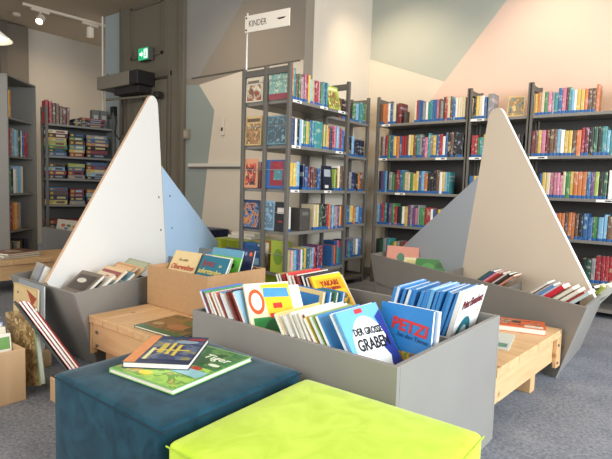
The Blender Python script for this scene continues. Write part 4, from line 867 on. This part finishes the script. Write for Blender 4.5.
# thin bundle seen edge-on
ax = Vector((.228, .118, -.290)).normalized(); vw = Vector((-.9, .42, -.2)); vw = (vw - ax * vw.dot(ax)).normalized(); nn = (-ax).cross(vw)
top = Vector((-2.606, 1.033, .45))
for i, (off, c, ln_, lab) in enumerate(((0, '2a3230', .50, 'black-green picture book, lowest of the thin bundle leaning beside the trolley stern'), (.017, 'b03434', .46, 'red-edged picture book in the middle of the thin leaning bundle'), (.031, 'dfdcd6', .47, 'white picture book in the thin leaning bundle'), (.045, 'c94a40', .45, 'white picture book with red edge, uppermost of the thin leaning bundle'))):
    o = facing('picture_book', (0, 0, 0), 0, .17, ln_, c, None, lab, lean=0, t=.012)
    mm = Matrix((vw, nn, -ax)).transposed().to_4x4(); mm.translation = top + ax * (ln_ + .012 * i) - nn * (off + .012)
    o.matrix_world = mm
    if i: MB().box((-.0012, .003, .004), (-.0002, .009, ln_ - .004), mat('e6e2da', .6)).build('page_edge', o)
tag(MB().box((-2.38, 1.10, 0), (-2.08, 1.32, .115), PLY).build('low_plinth', bevel=.003), 'low wooden plinth on the floor under the thin leaning bundle', 'plinth')
o = facing('picture_book', (-3.18, 1.255, .10), R(0), .31, .335, 'cdb07c', [('d9bd88', rect(.03, .4, .97, .97)), ('a8472c', [(.55, .96), (.97, .85), (.80, .70)]), ('4a3526', 'e', .52, .45, .07, .13), ('4a3526', rect(.46, .55, .50, .7)), ('3a3a3a', 'e', .2, .86, .03, .02)],
       'tan picture book with red triangle and dark bird standing against the trolley stern', lean=2, t=.012)
o2 = facing('picture_book', (-3.15, 1.275, .10), R(0), .32, .36, '8f969a', None, 'grey-blue picture book directly behind the tan bird book', lean=1, t=.010)
o3 = tag(MB().box((-3.25, 1.22, 0), (-2.83, 1.32, .098), PLY).build('low_plinth', bevel=.003), 'low wooden plinth on the floor under the tan bird book', 'plinth')

# ------------------------------------------------------------------ back left: books on bench, grey bin
t = thing('grey_book_bin', 'grey book bin behind the long pine bench at the left', 'book box', (-6.56, 2.96, 0))
MB().box((0, 0, 0), (1.2, .018, .45), HULL).build('front_panel', t, bevel=.002); MB().box((0, .45, 0), (1.2, .468, .45), HULL).build('rear_panel', t, bevel=.002)
MB().box((0, .019, 0), (.018, .449, .45), HULL).build('side_panel', t, bevel=.002); MB().box((1.182, .019, 0), (1.2, .449, .45), HULL).build('side_panel', t, bevel=.002); MB().box((.019, .019, .18), (1.181, .449, .195), HULL).build('bin_floor', t)
for loc, wd, h, c, sh, lab in [((-6.48, 3.05, .20), .50, .36, 'd8ceb8', [('c85a3a', 'e', .3, .8, .1, .06), ('3f7a5a', 'e', .55, .8, .1, .05), ('d9a03a', 'e', .8, .78, .08, .06), ('4a6a9a', 'e', .45, .7, .08, .04)], 'cream picture book with colourful dots in the grey bin'),
                         ((-5.94, 3.05, .20), .34, .37, '2f4f7a', [('a83a4a', rect(.1, .6, .6, .9)), ('d8d8d0', rect(.5, .55, .9, .7))], 'dark blue and red picture book in the grey bin'),
                         ((-5.56, 3.11, .20), .13, .42, '5fb0b0', [('8fd0c8', rect(.2, .4, .8, .9))], 'turquoise picture book at the right end of the grey bin')]:
    facing('picture_book', loc, R(3), wd, h, c, sh, lab, lean=12, t=.02)
z = .301
for i, (c, lab) in enumerate((('4a3f38', 'dark picture book, lowest of the flat stack on the long pine bench'), ('c4bcae', 'pale picture book in the middle of the stack on the long pine bench'), ('8a5a4a', 'brownish picture book, topmost of the stack on the long pine bench'))):
    lying('picture_book', (-5.33 + .015 * i, 1.85 + .01 * i, z), R(6 + 5 * i), .30, .40 - .03 * i, c, [('b8a890', 'e', .5, .5, .3, .2), ('6a4a3a', rect(.1, .7, .9, .9))], lab, t=.016); z += .0170
z = .502
for i, (c, lab) in enumerate((('c9b8c0', 'pale pink book, lower one on the olive ottoman'), ('e3ded6', 'white book, upper one on the olive ottoman'))):
    lying('picture_book', (-3.90 + .03 * i, 3.66 + .02 * i, z), R(4), .32, .22, c, [('d8d0c8', rect(.1, .1, .9, .9))], lab, t=.03); z += .0305

# ------------------------------------------------------------------ shelf books: the 300 that show largest stay things, the rest is one mass
def visible_scores(objs):
    bpy.context.view_layer.update()
    dg = bpy.context.evaluated_depsgraph_get(); org = Vector((0, 0, CAM_H)); inv = cam.matrix_world.inverted(); sc = {}
    fpx = 504.4
    for o in objs:
        me = o.matrix_world; n = 0; pts = []
        for u in (.2, .5, .8):
            for v in (.2, .5, .85): pts.append(me @ Vector((u, -.021, v)))
        pts.append(me @ Vector((1.0, .5, .7))); pts.append(me @ Vector((0, .5, .7)))
        for p in pts:
            c = inv @ p
            px = 306 + fpx * c.x / -c.z; py = 229.5 - fpx * c.y / -c.z
            if not (0 <= px <= 612 and 0 <= py <= 459): continue
            hit, loc, _, _, ob, _ = scn.ray_cast(dg, org, (p - org).normalized())
            if hit and (ob.name == o.name or (loc - p).length < .012): n += 1
        c = inv @ me.translation
        S3 = me.to_scale(); sc[o.name] = n * (S3.x * S3.z + .15 * S3.y * S3.z) / (c.z ** 2)
    return sc
books = [o for o in bpy.data.objects if o.type == 'MESH' and o.data in (UB[True], UB[False])]
sc = visible_scores(books)
books.sort(key=lambda o: -sc[o.name])
rest = books[300:]
mb = MB()
verts = []; faces = []; mids = []; mlist = []
def mindex(m):
    if m not in mlist: mlist.append(m)
    return mlist.index(m)
for o in rest:
    k = len(verts); me = o.data; mw = o.matrix_world
    verts += [tuple(mw @ v.co) for v in me.vertices]
    hexv = min(PAL, key=lambda q: sum((a - b) ** 2 for a, b in zip(hx(PAL[q]), o.color[:3])))
    for p in me.polygons:
        faces.append([k + i for i in p.vertices]); m = me.materials[p.material_index]
        mids.append(mindex(mat(PAL[hexv], .4, .1, 40) if m == COVER else m))
me = bpy.data.meshes.new('shelf_books'); me.from_pydata(verts, [], faces)
for m in mlist: me.materials.append(m)
me.polygons.foreach_set('material_index', mids); me.update()
so = bpy.data.objects.new('shelf_books', me); COL.objects.link(so)
tag(so, 'mass of the smaller and half-hidden coloured books filling the bookcase shelves', 'books', kind='stuff')
for o in rest: bpy.data.objects.remove(o)
